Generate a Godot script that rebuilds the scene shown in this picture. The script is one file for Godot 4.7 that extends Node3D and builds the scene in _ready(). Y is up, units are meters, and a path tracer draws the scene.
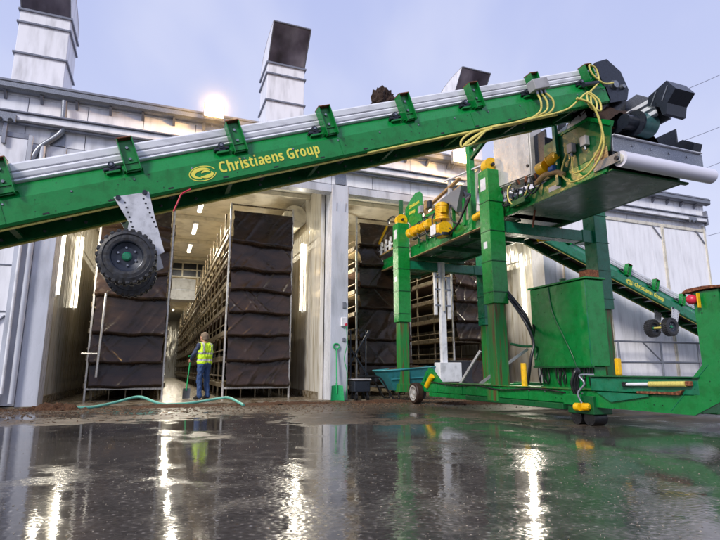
extends Node3D

# ---------------------------------------------------------------- geometry
class Geo:
	var v := PackedVector3Array()
	var n := PackedVector3Array()
	var uv := PackedVector2Array()
	var c := PackedColorArray()
	var col := Color.WHITE
	var xf := Transform3D()
	func tri(a: Vector3, b: Vector3, d: Vector3, na: Vector3, nb: Vector3, nd: Vector3, ua := Vector2.ZERO, ub := Vector2.ZERO, ud := Vector2.ZERO) -> void:
		a = xf * a; b = xf * b; d = xf * d
		na = (xf.basis * na).normalized(); nb = (xf.basis * nb).normalized(); nd = (xf.basis * nd).normalized()
		if (b - a).cross(d - a).dot(na + nb + nd) > 0.0:
			var t := b; b = d; d = t
			t = nb; nb = nd; nd = t
			var u := ub; ub = ud; ud = u
		v.append(a); v.append(b); v.append(d)
		n.append(na); n.append(nb); n.append(nd)
		uv.append(ua); uv.append(ub); uv.append(ud)
		c.append(col); c.append(col); c.append(col)
	func quad(a: Vector3, b: Vector3, d: Vector3, e: Vector3, na: Vector3, nb: Vector3, nd: Vector3, ne: Vector3) -> void:
		tri(a, b, d, na, nb, nd); tri(a, d, e, na, nd, ne)
	func flat(a: Vector3, b: Vector3, d: Vector3, e: Vector3, toward: Vector3) -> void:
		var m := (b - a).cross(d - a).normalized()
		if m.dot(toward) < 0.0: m = -m
		tri(a, b, d, m, m, m, Vector2(0, 0), Vector2(1, 0), Vector2(1, 1)); tri(a, d, e, m, m, m, Vector2(0, 0), Vector2(1, 1), Vector2(0, 1))
	func box(ctr: Vector3, size: Vector3, b := 0.006) -> Geo:
		var h := size * 0.5
		b = minf(b, minf(h.x, minf(h.y, h.z)) * 0.8)
		var P := func(s: Vector3, ax: int) -> Vector3:
			var o := Vector3.ZERO
			for k in 3: o[k] = s[k] * (h[k] if k == ax else h[k] - b)
			return ctr + o
		for ax in 3:
			var p := (ax + 1) % 3
			var q := (ax + 2) % 3
			for sg in [-1.0, 1.0]:
				var nn := Vector3.ZERO; nn[ax] = sg
				var pts := []
				for w in [[-1, -1], [1, -1], [1, 1], [-1, 1]]:
					var s := Vector3.ZERO; s[ax] = sg; s[p] = w[0]; s[q] = w[1]
					pts.append(P.call(s, ax))
				quad(pts[0], pts[1], pts[2], pts[3], nn, nn, nn, nn)
			for sp in [-1.0, 1.0]:
				for sq in [-1.0, 1.0]:
					var s0 := Vector3.ZERO; s0[ax] = -1; s0[p] = sp; s0[q] = sq
					var s1 := s0; s1[ax] = 1
					var np := Vector3.ZERO; np[p] = sp
					var nq := Vector3.ZERO; nq[q] = sq
					quad(P.call(s0, p), P.call(s1, p), P.call(s1, q), P.call(s0, q), np, np, nq, nq)
		for sx in [-1.0, 1.0]:
			for sy in [-1.0, 1.0]:
				for sz in [-1.0, 1.0]:
					var s := Vector3(sx, sy, sz)
					tri(P.call(s, 0), P.call(s, 1), P.call(s, 2), Vector3(sx, 0, 0), Vector3(0, sy, 0), Vector3(0, 0, sz))
		return self
	func span(a: Vector3, b: Vector3, bev := 0.006) -> Geo:
		return box((a + b) * 0.5, (b - a).abs(), bev)
	func frame(d: Vector3) -> Basis:
		var t := Vector3.UP if absf(d.y) < 0.9 else Vector3.RIGHT
		var x := t.cross(d).normalized()
		return Basis(x, d.cross(x).normalized(), d)
	func cyl(a: Vector3, b: Vector3, ra: float, rb := -1.0, seg := 14, cap := true) -> Geo:
		if rb < 0.0: rb = ra
		var d := (b - a).normalized()
		var f := frame(d)
		for i in seg:
			var t0 := TAU * i / seg
			var t1 := TAU * (i + 1) / seg
			var n0 := f.x * cos(t0) + f.y * sin(t0)
			var n1 := f.x * cos(t1) + f.y * sin(t1)
			quad(a + n0 * ra, a + n1 * ra, b + n1 * rb, b + n0 * rb, n0, n1, n1, n0)
			if cap:
				tri(a, a + n0 * ra, a + n1 * ra, -d, -d, -d)
				tri(b, b + n0 * rb, b + n1 * rb, d, d, d)
		return self
	func bar(a: Vector3, b: Vector3, w: float, h: float, bev := 0.004) -> Geo:
		var keep := xf
		var d := (b - a).normalized()
		xf = xf * Transform3D(frame(d), (a + b) * 0.5)
		box(Vector3.ZERO, Vector3(w, h, a.distance_to(b)), bev)
		xf = keep
		return self
	func tube(pts: Array, r: float, seg := 7) -> Geo:
		var f := frame((pts[1] - pts[0]).normalized())
		var rings := []
		for i in pts.size():
			var d: Vector3 = (pts[mini(i + 1, pts.size() - 1)] - pts[maxi(i - 1, 0)]).normalized()
			var x := (f.x - d * f.x.dot(d)).normalized()
			f = Basis(x, d.cross(x).normalized(), d)
			rings.append(f)
		for i in pts.size() - 1:
			for k in seg:
				var t0 := TAU * k / seg
				var t1 := TAU * (k + 1) / seg
				var a0: Vector3 = rings[i].x * cos(t0) + rings[i].y * sin(t0)
				var a1: Vector3 = rings[i].x * cos(t1) + rings[i].y * sin(t1)
				var b0: Vector3 = rings[i + 1].x * cos(t0) + rings[i + 1].y * sin(t0)
				var b1: Vector3 = rings[i + 1].x * cos(t1) + rings[i + 1].y * sin(t1)
				quad(pts[i] + a0 * r, pts[i] + a1 * r, pts[i + 1] + b1 * r, pts[i + 1] + b0 * r, a0, a1, b1, b0)
		for e in [0, pts.size() - 1]:
			var d: Vector3 = rings[e].z * (1.0 if e else -1.0)
			for k in seg:
				var t0 := TAU * k / seg
				var t1 := TAU * (k + 1) / seg
				tri(pts[e], pts[e] + (rings[e].x * cos(t0) + rings[e].y * sin(t0)) * r, pts[e] + (rings[e].x * cos(t1) + rings[e].y * sin(t1)) * r, d, d, d)
		return self
	# polygon in local x, y; depth along local z
	func prism(poly: Array, z0: float, z1: float) -> Geo:
		var pp := PackedVector2Array(poly)
		var idx := Geometry2D.triangulate_polygon(pp)
		var ccw := not Geometry2D.is_polygon_clockwise(pp)
		for i in range(0, idx.size(), 3):
			for e in [[z0, -1.0], [z1, 1.0]]:
				var nn := Vector3(0, 0, e[1])
				tri(Vector3(pp[idx[i]].x, pp[idx[i]].y, e[0]), Vector3(pp[idx[i + 1]].x, pp[idx[i + 1]].y, e[0]), Vector3(pp[idx[i + 2]].x, pp[idx[i + 2]].y, e[0]), nn, nn, nn)
		for i in pp.size():
			var a := pp[i]
			var b := pp[(i + 1) % pp.size()]
			var e := (b - a).normalized()
			var o := Vector3(e.y, -e.x, 0) if ccw else Vector3(-e.y, e.x, 0)
			quad(Vector3(a.x, a.y, z0), Vector3(b.x, b.y, z0), Vector3(b.x, b.y, z1), Vector3(a.x, a.y, z1), o, o, o, o)
		return self
	# profile of Vector2(radius, along) round local z
	func lathe(prof: Array, seg := 24) -> Geo:
		for i in prof.size() - 1:
			var p: Vector2 = prof[i]
			var q: Vector2 = prof[i + 1]
			var e := (q - p).normalized()
			var nr := Vector2(e.y, -e.x)
			for k in seg:
				var t0 := TAU * k / seg
				var t1 := TAU * (k + 1) / seg
				var c0 := Vector3(cos(t0), sin(t0), 0)
				var c1 := Vector3(cos(t1), sin(t1), 0)
				var z := Vector3(0, 0, 1)
				var n0 := c0 * nr.x + z * nr.y
				var n1 := c1 * nr.x + z * nr.y
				quad(c0 * p.x + z * p.y, c1 * p.x + z * p.y, c1 * q.x + z * q.y, c0 * q.x + z * q.y, n0, n1, n1, n0)
		return self
	func sheet(nu: int, nv: int, f: Callable, toward: Vector3) -> Geo:
		var P := []
		for j in nv + 1:
			for i in nu + 1:
				P.append(f.call(float(i) / nu, float(j) / nv))
		var N := []
		for j in nv + 1:
			for i in nu + 1:
				var a: Vector3 = P[j * (nu + 1) + mini(i + 1, nu)] - P[j * (nu + 1) + maxi(i - 1, 0)]
				var b: Vector3 = P[mini(j + 1, nv) * (nu + 1) + i] - P[maxi(j - 1, 0) * (nu + 1) + i]
				var m := a.cross(b).normalized()
				N.append(m)
		var flip := 1.0
		var s := 0.0
		for m in N: s += m.dot(toward)
		if s < 0.0: flip = -1.0
		for j in nv:
			for i in nu:
				var q := [j * (nu + 1) + i, j * (nu + 1) + i + 1, (j + 1) * (nu + 1) + i + 1, (j + 1) * (nu + 1) + i]
				quad(P[q[0]], P[q[1]], P[q[2]], P[q[3]], N[q[0]] * flip, N[q[1]] * flip, N[q[2]] * flip, N[q[3]] * flip)
		return self
	func ball(ctr: Vector3, r: Vector3, seg := 12, rings := 8) -> Geo:
		var D := func(a: float, b: float) -> Vector3: return Vector3(sin(b) * cos(a), cos(b), sin(b) * sin(a))
		for j in rings:
			for i in seg:
				var q := []
				for w in [[0, 0], [1, 0], [1, 1], [0, 1]]:
					q.append(D.call(TAU * (i + w[0]) / seg, PI * (j + w[1]) / rings))
				quad(ctr + q[0] * r, ctr + q[1] * r, ctr + q[2] * r, ctr + q[3] * r, q[0], q[1], q[2], q[3])
		return self
	func mesh() -> ArrayMesh:
		var a := []
		a.resize(Mesh.ARRAY_MAX)
		a[Mesh.ARRAY_VERTEX] = v
		a[Mesh.ARRAY_NORMAL] = n
		a[Mesh.ARRAY_TEX_UV] = uv
		a[Mesh.ARRAY_COLOR] = c
		var m := ArrayMesh.new()
		m.add_surface_from_arrays(Mesh.PRIMITIVE_TRIANGLES, a)
		return m

func G() -> Geo:
	return Geo.new()

# prisms drawn in (z, y) and run along x
func GX() -> Geo:
	var g := Geo.new()
	g.xf = Transform3D(Basis(Vector3(0, 0, 1), Vector3(0, 1, 0), Vector3(1, 0, 0)), Vector3.ZERO)
	return g

func GXat(at: Vector3) -> Geo:
	var g := GX()
	g.xf.origin = at
	return g

func spl(p: Array, per := 6) -> Array:
	var o := []
	for i in p.size() - 1:
		var a: Vector3 = p[maxi(i - 1, 0)]
		var b: Vector3 = p[i]
		var c: Vector3 = p[i + 1]
		var d: Vector3 = p[mini(i + 2, p.size() - 1)]
		for k in per:
			o.append(b.cubic_interpolate(c, a, d, float(k) / per))
	o.append(p[-1])
	return o

# ---------------------------------------------------------------- naming
var used := {}
func thing(called: String, label: String, category: String, at := Vector3.ZERO, group := "") -> Node3D:
	var o := Node3D.new()
	o.name = numbered(called)
	add_child(o, true)
	o.position = at
	tag(o, label, category, group)
	return o

func numbered(called: String) -> String:
	used[called] = used.get(called, -1) + 1
	return called if used[called] == 0 else "%s_%03d" % [called, used[called]]

func tag(o: Node3D, label: String, category: String, group := "") -> void:
	o.set_meta("label", label)
	o.set_meta("category", category)
	if group: o.set_meta("group", group)

# world-space geometry as a part of a thing (or of the root when par is self)
func part(par: Node3D, called: String, g: Geo, m: Material) -> MeshInstance3D:
	return partm(par, called, g.mesh(), m)

func partm(par: Node3D, called: String, mesh: Mesh, m: Material, at := Vector3.ZERO, own := false) -> MeshInstance3D:
	var o := MeshInstance3D.new()
	o.mesh = mesh
	o.material_override = m
	if par == self:
		o.name = numbered(called)
	else:
		var k: Dictionary = par.get_meta("_n", {})
		k[called] = k.get(called, -1) + 1
		par.set_meta("_n", k)
		o.name = called if k[called] == 0 else "%s_%03d" % [called, k[called]]
	par.add_child(o, true)
	o.position = at
	if not own and par != self and not par is MeshInstance3D:
		o.position = at - par.position
	return o

func structure(called: String, g: Geo, m: Material) -> MeshInstance3D:
	var o := part(self, called, g, m)
	o.set_meta("kind", "structure")
	return o

# ---------------------------------------------------------------- materials
var M := {}
func ntex(sd: int, freq: float, stops: Array, oct := 5, kind := FastNoiseLite.TYPE_SIMPLEX_SMOOTH, size := 512, normal := 0.0) -> NoiseTexture2D:
	var f := FastNoiseLite.new()
	f.seed = sd
	f.noise_type = kind
	f.frequency = freq
	f.fractal_octaves = oct
	var t := NoiseTexture2D.new()
	t.width = size; t.height = size
	t.seamless = true
	t.noise = f
	if normal > 0.0:
		t.as_normal_map = true
		t.bump_strength = normal
	else:
		var gr := Gradient.new()
		gr.offsets = PackedFloat32Array(); gr.colors = PackedColorArray()
		var off := PackedFloat32Array()
		var cs := PackedColorArray()
		for s in stops:
			off.append(s[0])
			cs.append(s[1] if s[1] is Color else Color(s[1], s[1], s[1]))
		gr.offsets = off; gr.colors = cs
		t.color_ramp = gr
	return t

func mt(r: int, g: int, b: int, rough: float, metal := 0.0, tex: Texture2D = null, sc := Vector3.ONE, rtex: Texture2D = null, ntx: Texture2D = null, ns := 0.5, world := true) -> StandardMaterial3D:
	var m := StandardMaterial3D.new()
	m.albedo_color = Color8(r, g, b)
	m.roughness = rough
	m.metallic = metal
	if tex: m.albedo_texture = tex
	if rtex: m.roughness_texture = rtex
	if ntx:
		m.normal_enabled = true
		m.normal_texture = ntx
		m.normal_scale = ns
	if tex or rtex or ntx:
		m.uv1_triplanar = true
		m.uv1_world_triplanar = world
		m.uv1_scale = sc
	return m

func lamp_mat(c: Color, e: float) -> StandardMaterial3D:
	var m := StandardMaterial3D.new()
	m.albedo_color = c
	m.emission_enabled = true
	m.emission = c
	m.emission_energy_multiplier = e
	return m

# paint with chips, scratches and rust runs; multiplies the paint's own colour
func worn_paint(sd: int, chips: int, scratches: int) -> ImageTexture:
	var S := 1024
	var r := RandomNumberGenerator.new(); r.seed = sd
	var f := FastNoiseLite.new(); f.seed = sd; f.frequency = 0.008; f.fractal_octaves = 6
	var base := f.get_seamless_image(S, S).get_data()
	f.frequency = 0.05
	var fine := f.get_seamless_image(S, S).get_data()
	var d := PackedByteArray(); d.resize(S * S * 3)
	for i in S * S:
		var t := base[i] / 255.0
		var k := smoothstep(0.18, 0.55, t)
		var v := 0.90 + 0.09 * k + (fine[i] / 255.0 - 0.5) * 0.06
		d[i * 3] = int(clampf(v * (0.97 + 0.03 * k), 0, 1) * 255.0)
		d[i * 3 + 1] = int(clampf(v, 0, 1) * 255.0)
		d[i * 3 + 2] = int(clampf(v * (0.94 + 0.06 * k), 0, 1) * 255.0)
	var im := Image.create_from_data(S, S, false, Image.FORMAT_RGB8, d)
	var put := func(x: int, y: int, c: Color, a: float) -> void:
		x = posmod(x, S); y = posmod(y, S)
		im.set_pixel(x, y, im.get_pixel(x, y).lerp(c, a))
	for i in scratches:
		var p := Vector2(r.randf() * S, r.randf() * S)
		var dir := Vector2.from_angle(r.randfn(0.0, 0.5) + (0.0 if r.randf() < 0.7 else 1.5))
		var n := r.randi_range(12, 90)
		var c := Color(1, 1, 1) if r.randf() < 0.4 else Color(0.35, 0.36, 0.34)
		for k in n:
			p += dir
			dir = dir.rotated(r.randfn(0.0, 0.02))
			put.call(int(p.x), int(p.y), c, 0.5)
	for i in chips:
		var cx := r.randi() % S
		var cy := r.randi() % S
		var rad := 1.5 + 6.0 * pow(r.randf(), 3.0)
		var rust := r.randf() < 0.6
		var c := Color(0.42, 0.24, 0.16) if rust else Color(0.38, 0.38, 0.40)
		for y in range(-8, 9):
			for x in range(-8, 9):
				if Vector2(x, y * 1.3).length() + r.randf() * 1.8 < rad: put.call(cx + x, cy + y, c, 0.85)
		if rust and rad > 2.5:
			var L := r.randi_range(30, 160)
			for k in L:
				for w in 2: put.call(cx + w + int(sin(k * 0.07) * 1.2), cy + k, Color(0.62, 0.42, 0.24), 0.42 * (1.0 - float(k) / L))
	return ImageTexture.create_from_image(im)

func make_materials() -> void:
	var worn := worn_paint(61, 260, 150)
	var worn2 := worn_paint(62, 160, 90)
	var grime := ntex(3, 0.014, [[0.0, 0.55], [0.16, 0.78], [0.34, 0.93], [0.6, 0.98], [1.0, 1.0]], 6)
	var soft := ntex(5, 0.006, [[0.0, 0.78], [0.5, 0.95], [1.0, 1.0]])
	var heavy := ntex(9, 0.014, [[0.0, Color(0.34, 0.26, 0.18)], [0.25, Color(0.62, 0.56, 0.46)], [0.48, Color(0.9, 0.88, 0.85)], [1.0, Color(1, 1, 1)]], 6)
	var rusty := ntex(12, 0.012, [[0.0, Color(0.28, 0.18, 0.10)], [0.24, Color(0.38, 0.33, 0.17)], [0.36, Color(0.24, 0.42, 0.18)], [0.5, Color(0.13, 0.47, 0.20)], [1.0, Color(0.08, 0.46, 0.22)]])
	var rgh := ntex(15, 0.02, [[0.0, 0.5], [0.5, 0.75], [1.0, 1.0]])
	var bump := ntex(18, 0.02, [], 5, FastNoiseLite.TYPE_SIMPLEX_SMOOTH, 512, 6.0)
	var wave := ntex(19, 0.008, [], 3, FastNoiseLite.TYPE_SIMPLEX_SMOOTH, 512, 10.0)
	var spang := ntex(21, 0.05, [[0.0, 0.62], [0.5, 0.8], [1.0, 1.0]], 2, FastNoiseLite.TYPE_CELLULAR)
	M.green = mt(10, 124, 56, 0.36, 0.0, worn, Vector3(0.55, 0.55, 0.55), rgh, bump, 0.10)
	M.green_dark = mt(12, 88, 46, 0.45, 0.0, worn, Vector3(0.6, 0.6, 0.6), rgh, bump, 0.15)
	M.green_post = mt(20, 134, 56, 0.38, 0.0, worn, Vector3(0.7, 0.7, 0.7), rgh, bump, 0.10)
	M.green_worn = mt(255, 255, 255, 0.6, 0.0, rusty, Vector3(1.5, 0.12, 1.5), rgh, bump, 0.2)
	M.drum = mt(62, 104, 108, 0.5, 0.0, grime, Vector3(1.5, 1.5, 1.5), rgh, bump, 0.2)
	M.teal = mt(22, 116, 84, 0.4, 0.0, worn, Vector3(0.55, 0.55, 0.55), rgh, bump, 0.10)
	M.belt_under = mt(92, 124, 108, 0.4, 0.0, soft, Vector3(0.3, 0.5, 0.3), rgh)
	M.alu = mt(234, 236, 243, 0.34, 0.12, soft, Vector3(0.5, 2.0, 0.5), rgh)
	M.alu_plate = mt(206, 208, 214, 0.45, 0.2, soft, Vector3(2, 2, 2), rgh)
	M.steel = mt(176, 180, 190, 0.42, 0.8, spang, Vector3(2.0, 2.0, 2.0), rgh)
	M.galv = mt(168, 174, 186, 0.5, 0.55, spang, Vector3(2.6, 2.6, 2.6), rgh)
	M.stainless = mt(206, 202, 196, 0.36, 0.25, soft, Vector3(1.2, 0.6, 1.2), rgh)
	M.panel = mt(238, 239, 245, 0.42, 0.0, ntex(30, 0.01, [[0.0, 0.86], [0.3, 0.95], [0.6, 1.0], [1.0, 1.0]]), Vector3(0.7, 0.10, 0.7), rgh)
	M.panel_b = mt(230, 232, 241, 0.5, 0.0, ntex(31, 0.01, [[0.0, 0.84], [0.3, 0.94], [0.6, 1.0], [1.0, 1.0]]), Vector3(0.6, 0.12, 0.6), rgh)
	M.blue_steel = mt(202, 207, 219, 0.4, 0.05, soft, Vector3(0.6, 0.15, 0.6), rgh)
	M.trim = mt(138, 142, 154, 0.45, 0.4, soft, Vector3(1, 1, 1), rgh)
	M.cream = mt(222, 217, 202, 0.4, 0.2, soft)
	M.wall_in = mt(226, 225, 218, 0.22, 0.30, ntex(33, 0.012, [[0.0, Color(0.66, 0.62, 0.54)], [0.2, Color(0.86, 0.84, 0.79)], [0.42, Color(0.97, 0.96, 0.95)], [1.0, Color(1, 1, 1)]]), Vector3(0.8, 0.08, 0.8), rgh, wave, 0.25)
	M.ceil_in = mt(232, 230, 220, 0.5, 0.0, soft, Vector3(0.5, 0.5, 0.5), rgh)
	M.duct = mt(226, 220, 200, 0.6, 0.0, soft)
	M.cloth = mt(52, 43, 37, 0.34, 0.0, ntex(36, 0.008, [[0.0, Color(0.62, 0.6, 0.6)], [0.4, Color(0.85, 0.8, 0.77)], [0.65, Color(1.0, 0.9, 0.8)], [1.0, Color(1.0, 0.94, 0.88)]]), Vector3(0.35, 0.8, 0.35), rgh, bump, 0.05)
	M.cloth.metallic_specular = 0.45
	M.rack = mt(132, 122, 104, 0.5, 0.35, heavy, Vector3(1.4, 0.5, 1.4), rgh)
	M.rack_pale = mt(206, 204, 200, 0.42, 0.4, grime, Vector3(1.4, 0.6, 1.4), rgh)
	M.compost = mt(106, 76, 50, 0.9, 0.0, ntex(40, 0.05, [[0.0, Color(0.25, 0.22, 0.2)], [0.5, Color(0.75, 0.68, 0.6)], [1.0, Color(1, 0.95, 0.85)]]), Vector3(1.5, 1.5, 1.5), null, ntex(41, 0.05, [], 5, FastNoiseLite.TYPE_SIMPLEX_SMOOTH, 512, 16.0), 1.5)
	M.compost_wet = mt(70, 50, 38, 0.8, 0.0, M.compost.albedo_texture, Vector3(2.5, 2.5, 2.5), null, M.compost.normal_texture, 1.2)
	M.bed = mt(156, 142, 112, 0.85, 0.0, ntex(43, 0.03, [[0.0, Color(0.25, 0.2, 0.15)], [0.5, Color(0.8, 0.75, 0.65)], [1.0, Color(1, 1, 1)]]), Vector3(1.0, 3.0, 1.0), null, bump, 1.0)
	M.rubber = mt(50, 53, 60, 0.6, 0.0, heavy, Vector3(2.2, 2.2, 2.2), rgh, bump, 0.4)
	M.black = mt(26, 27, 31, 0.45, 0.0, grime, Vector3(1.5, 1.5, 1.5), rgh, bump, 0.3)
	M.black_metal = mt(44, 50, 62, 0.45, 0.3, grime, Vector3(2, 2, 2), rgh)
	M.brown_under = mt(58, 42, 36, 0.6, 0.0, heavy, Vector3(1.2, 1.2, 1.2), rgh)
	M.yellow = mt(238, 186, 18, 0.4, 0.0, worn2, Vector3(1.2, 1.2, 1.2), rgh)
	M.yellow_hose = mt(218, 205, 112, 0.5, 0.0, grime, Vector3(4, 4, 4))
	M.lettering = mt(222, 214, 84, 0.5)
	M.grey_box = mt(168, 168, 172, 0.45, 0.0, soft)
	M.blue = mt(34, 84, 160, 0.5)
	M.red = mt(196, 40, 66, 0.35)
	M.rust = mt(255, 255, 255, 0.8, 0.0, ntex(46, 0.02, [[0.0, Color(0.22, 0.12, 0.08)], [0.5, Color(0.46, 0.26, 0.16)], [1.0, Color(0.66, 0.46, 0.34)]]), Vector3(2, 2, 2), null, bump, 0.5)
	M.wood = mt(206, 182, 140, 0.7, 0.0, ntex(48, 0.02, [[0.0, Color(0.5, 0.42, 0.34)], [0.5, Color(0.85, 0.8, 0.72)], [1.0, Color(1, 1, 1)]]), Vector3(3, 3, 0.3), null, bump, 0.3)
	M.white = mt(226, 229, 236, 0.42, 0.0, soft)
	M.roller = mt(214, 214, 230, 0.34)
	M.bin_teal = mt(54, 132, 142, 0.5, 0.0, worn, Vector3(1.0, 1.0, 1.0), rgh)
	M.hose_teal = mt(96, 172, 158, 0.5, 0.0, grime, Vector3(3, 3, 3))
	M.spade_green = mt(20, 158, 92, 0.4, 0.0, grime, Vector3(3, 3, 3))
	M.concrete = mt(138, 131, 118, 0.32, 0.0, heavy, Vector3(0.5, 0.5, 0.5), rgh, bump, 0.4)
	M.soot = mt(156, 155, 168, 0.5, 0.1, ntex(50, 0.008, [[0.0, Color(0.2, 0.18, 0.2)], [0.5, Color(0.62, 0.6, 0.64)], [1.0, Color(1, 1, 1)]]), Vector3(0.22, 0.22, 0.22), rgh)
	M.dark_opening = mt(52, 40, 42, 0.8, 0.0, heavy, Vector3(0.6, 0.6, 0.6))
	M.wire = mt(96, 98, 116, 0.6)
	M.tube_lamp = lamp_mat(Color(1.0, 0.96, 0.86), 3.0)
	M.flood_lens = lamp_mat(Color(1.0, 0.82, 0.5), 30.0)

# ---------------------------------------------------------------- sky and ground pictures
func make_sky() -> Sky:
	var w := 1024
	var h := 512
	var f := FastNoiseLite.new()
	f.seed = 77; f.frequency = 1.5; f.fractal_octaves = 5
	var im := Image.create(w, h, false, Image.FORMAT_RGBF)
	for y in h:
		var el := PI * (0.5 - (y + 0.5) / h)
		for x in w:
			var az := TAU * (x + 0.5) / w
			var d := Vector3(cos(el) * cos(az), sin(el), cos(el) * sin(az))
			var up := maxf(d.y, 0.0)
			var base := Color(0.78, 0.82, 0.96).lerp(Color(0.43, 0.49, 0.79), clampf(pow(up, 0.62) * 1.25, 0, 1))
			# long thin bands of cloud in a layer overhead
			var q := Vector3(d.x, 0, d.z) / (up + 0.22)
			var k := f.get_noise_3d(q.x * 0.55 + q.z * 0.25, 3.0, q.z * 1.1 - q.x * 0.5) * 0.5 + 0.5
			k = smoothstep(0.36, 0.72, k)
			base = base.lerp(Color(0.73, 0.75, 0.90), k * 0.40)
			if d.y < 0.0:
				base = base.lerp(Color(0.30, 0.30, 0.33), clampf(-d.y * 8.0, 0, 1))
			im.set_pixel(x, y, base)
	var pm := PanoramaSkyMaterial.new()
	pm.panorama = ImageTexture.create_from_image(im)
	var s := Sky.new()
	s.sky_material = pm
	return s

const GT := 26.0        # metres covered by the ground picture
func ground_material() -> StandardMaterial3D:
	var S := 2048
	var noise := func(sd: int, fr: float, oct: int) -> PackedByteArray:
		var f := FastNoiseLite.new()
		f.seed = sd; f.frequency = fr; f.fractal_octaves = oct; f.noise_type = FastNoiseLite.TYPE_SIMPLEX_SMOOTH
		return f.get_seamless_image(S, S).get_data()
	var big: PackedByteArray = noise.call(101, 0.005, 5)
	var mid: PackedByteArray = noise.call(102, 0.035, 4)
	var fine: PackedByteArray = noise.call(103, 0.30, 2)
	var al := PackedByteArray(); al.resize(S * S * 3)
	var rg := PackedByteArray(); rg.resize(S * S)
	var hh := PackedByteArray(); hh.resize(S * S)
	var i := 0
	for y in S:
		var z := -20.0 + GT * y / S
		for xx in S:
			var x := -8.0 + GT * xx / S
			var b := big[i] - 128.0
			var m := mid[i] - 128.0
			var f := fine[i] - 128.0
			# the ground near the doors drains dry; the middle of the yard stays under a film of water
			var dry := clampf((0.3 - (z + 8.9 - 0.55 * (x - 0.7)) + b * 0.028 + m * 0.010) * 0.55, 0.0, 1.0)
			if z > 0.0: dry = 0.0
			var dust := clampf((b * 0.8 + m * 0.5 - 6.0) / 55.0, 0.0, 1.0)
			var k := maxf(dust * 0.55, dry)
			var v := 74.0 + dust * 6.0 - dry * 14.0 + m * 0.07 + f * (0.15 + 0.20 * k)
			if f > 62.0: v += (f - 62.0) * 1.9
			var j := i * 3
			al[j] = int(clampf(v * (1.04 + 0.14 * dry), 8, 170))
			al[j + 1] = int(clampf(v, 8, 170))
			al[j + 2] = int(clampf(v * (0.95 - 0.12 * dry), 8, 170))
			rg[i] = int(clampf(18.0 + dust * 36.0 + dry * 84.0 + f * 0.16 * k + m * 0.05, 9, 190))
			hh[i] = int(clampf(128.0 + f * (0.10 + 0.8 * k) + m * 0.05, 0, 255))
			i += 1
	var a := Image.create_from_data(S, S, false, Image.FORMAT_RGB8, al)
	var r := Image.create_from_data(S, S, false, Image.FORMAT_L8, rg)
	var nm := Image.create_from_data(S, S, false, Image.FORMAT_L8, hh)
	nm.convert(Image.FORMAT_RGBA8)
	nm.bump_map_to_normal_map(1.2)
	var mm := StandardMaterial3D.new()
	mm.albedo_texture = ImageTexture.create_from_image(a)
	mm.roughness_texture = ImageTexture.create_from_image(r)
	mm.roughness = 1.0
	mm.normal_enabled = true
	mm.normal_texture = ImageTexture.create_from_image(nm)
	mm.normal_scale = 0.28
	return mm

# ================================================================ scene
const FZ := -13.14      # front of the hall

func _ready() -> void:
	var cam := Camera3D.new()
	cam.name = "camera"
	cam.position = Vector3(0, 0.8, 0)
	cam.rotation_degrees = Vector3(11.05, -21.25, 0)
	cam.fov = 55.62
	cam.far = 900.0
	add_child(cam)
	cam.current = true
	var env := Environment.new()
	env.background_mode = Environment.BG_SKY
	env.sky = make_sky()
	env.background_energy_multiplier = 0.56
	env.tonemap_mode = Environment.TONE_MAPPER_LINEAR
	env.tonemap_exposure = 1.98
	env.volumetric_fog_enabled = true
	env.volumetric_fog_density = 0.0
	env.sdfgi_enabled = true; env.ssao_enabled = true; env.ssil_enabled = true
	var we := WorldEnvironment.new()
	we.name = "world_environment"
	we.environment = env
	add_child(we)
	var sun := DirectionalLight3D.new()
	sun.name = "sun"
	sun.light_energy = 0.5
	sun.light_angular_distance = 14.0
	sun.light_color = Color(1.0, 0.97, 0.93)
	sun.shadow_enabled = true
	add_child(sun)
	sun.look_at_from_position(Vector3(-7.5, 6.0, 5.6), Vector3.ZERO)
	make_materials()
	build_ground()
	build_hall()
	build_room_lights()
	build_racks()
	build_conveyors()
	build_filler()
	build_yard_things()
	build_person()
	build_litter()

func build_ground() -> void:
	var g := G()
	for q in [[-1, -1], [0, -1], [-1, 0], [0, 0]]:
		var pts := []
		for w in [[0, 0], [1, 0], [1, 1], [0, 1]]:
			pts.append(Vector3((q[0] + w[0]) * 400.0, 0, (q[1] + w[1]) * 400.0))
		var us := []
		for p in pts:
			us.append(Vector2(p.x + 8.0, p.z + 20.0) / GT)
		g.tri(pts[0], pts[1], pts[2], Vector3.UP, Vector3.UP, Vector3.UP, us[0], us[1], us[2])
		g.tri(pts[0], pts[2], pts[3], Vector3.UP, Vector3.UP, Vector3.UP, us[0], us[2], us[3])
	structure("ground", g, ground_material())
	structure("concrete_floor", G().span(Vector3(-12, -0.1, -62), Vector3(20, 0.03, FZ + 0.05), 0.01), M.concrete)

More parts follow.
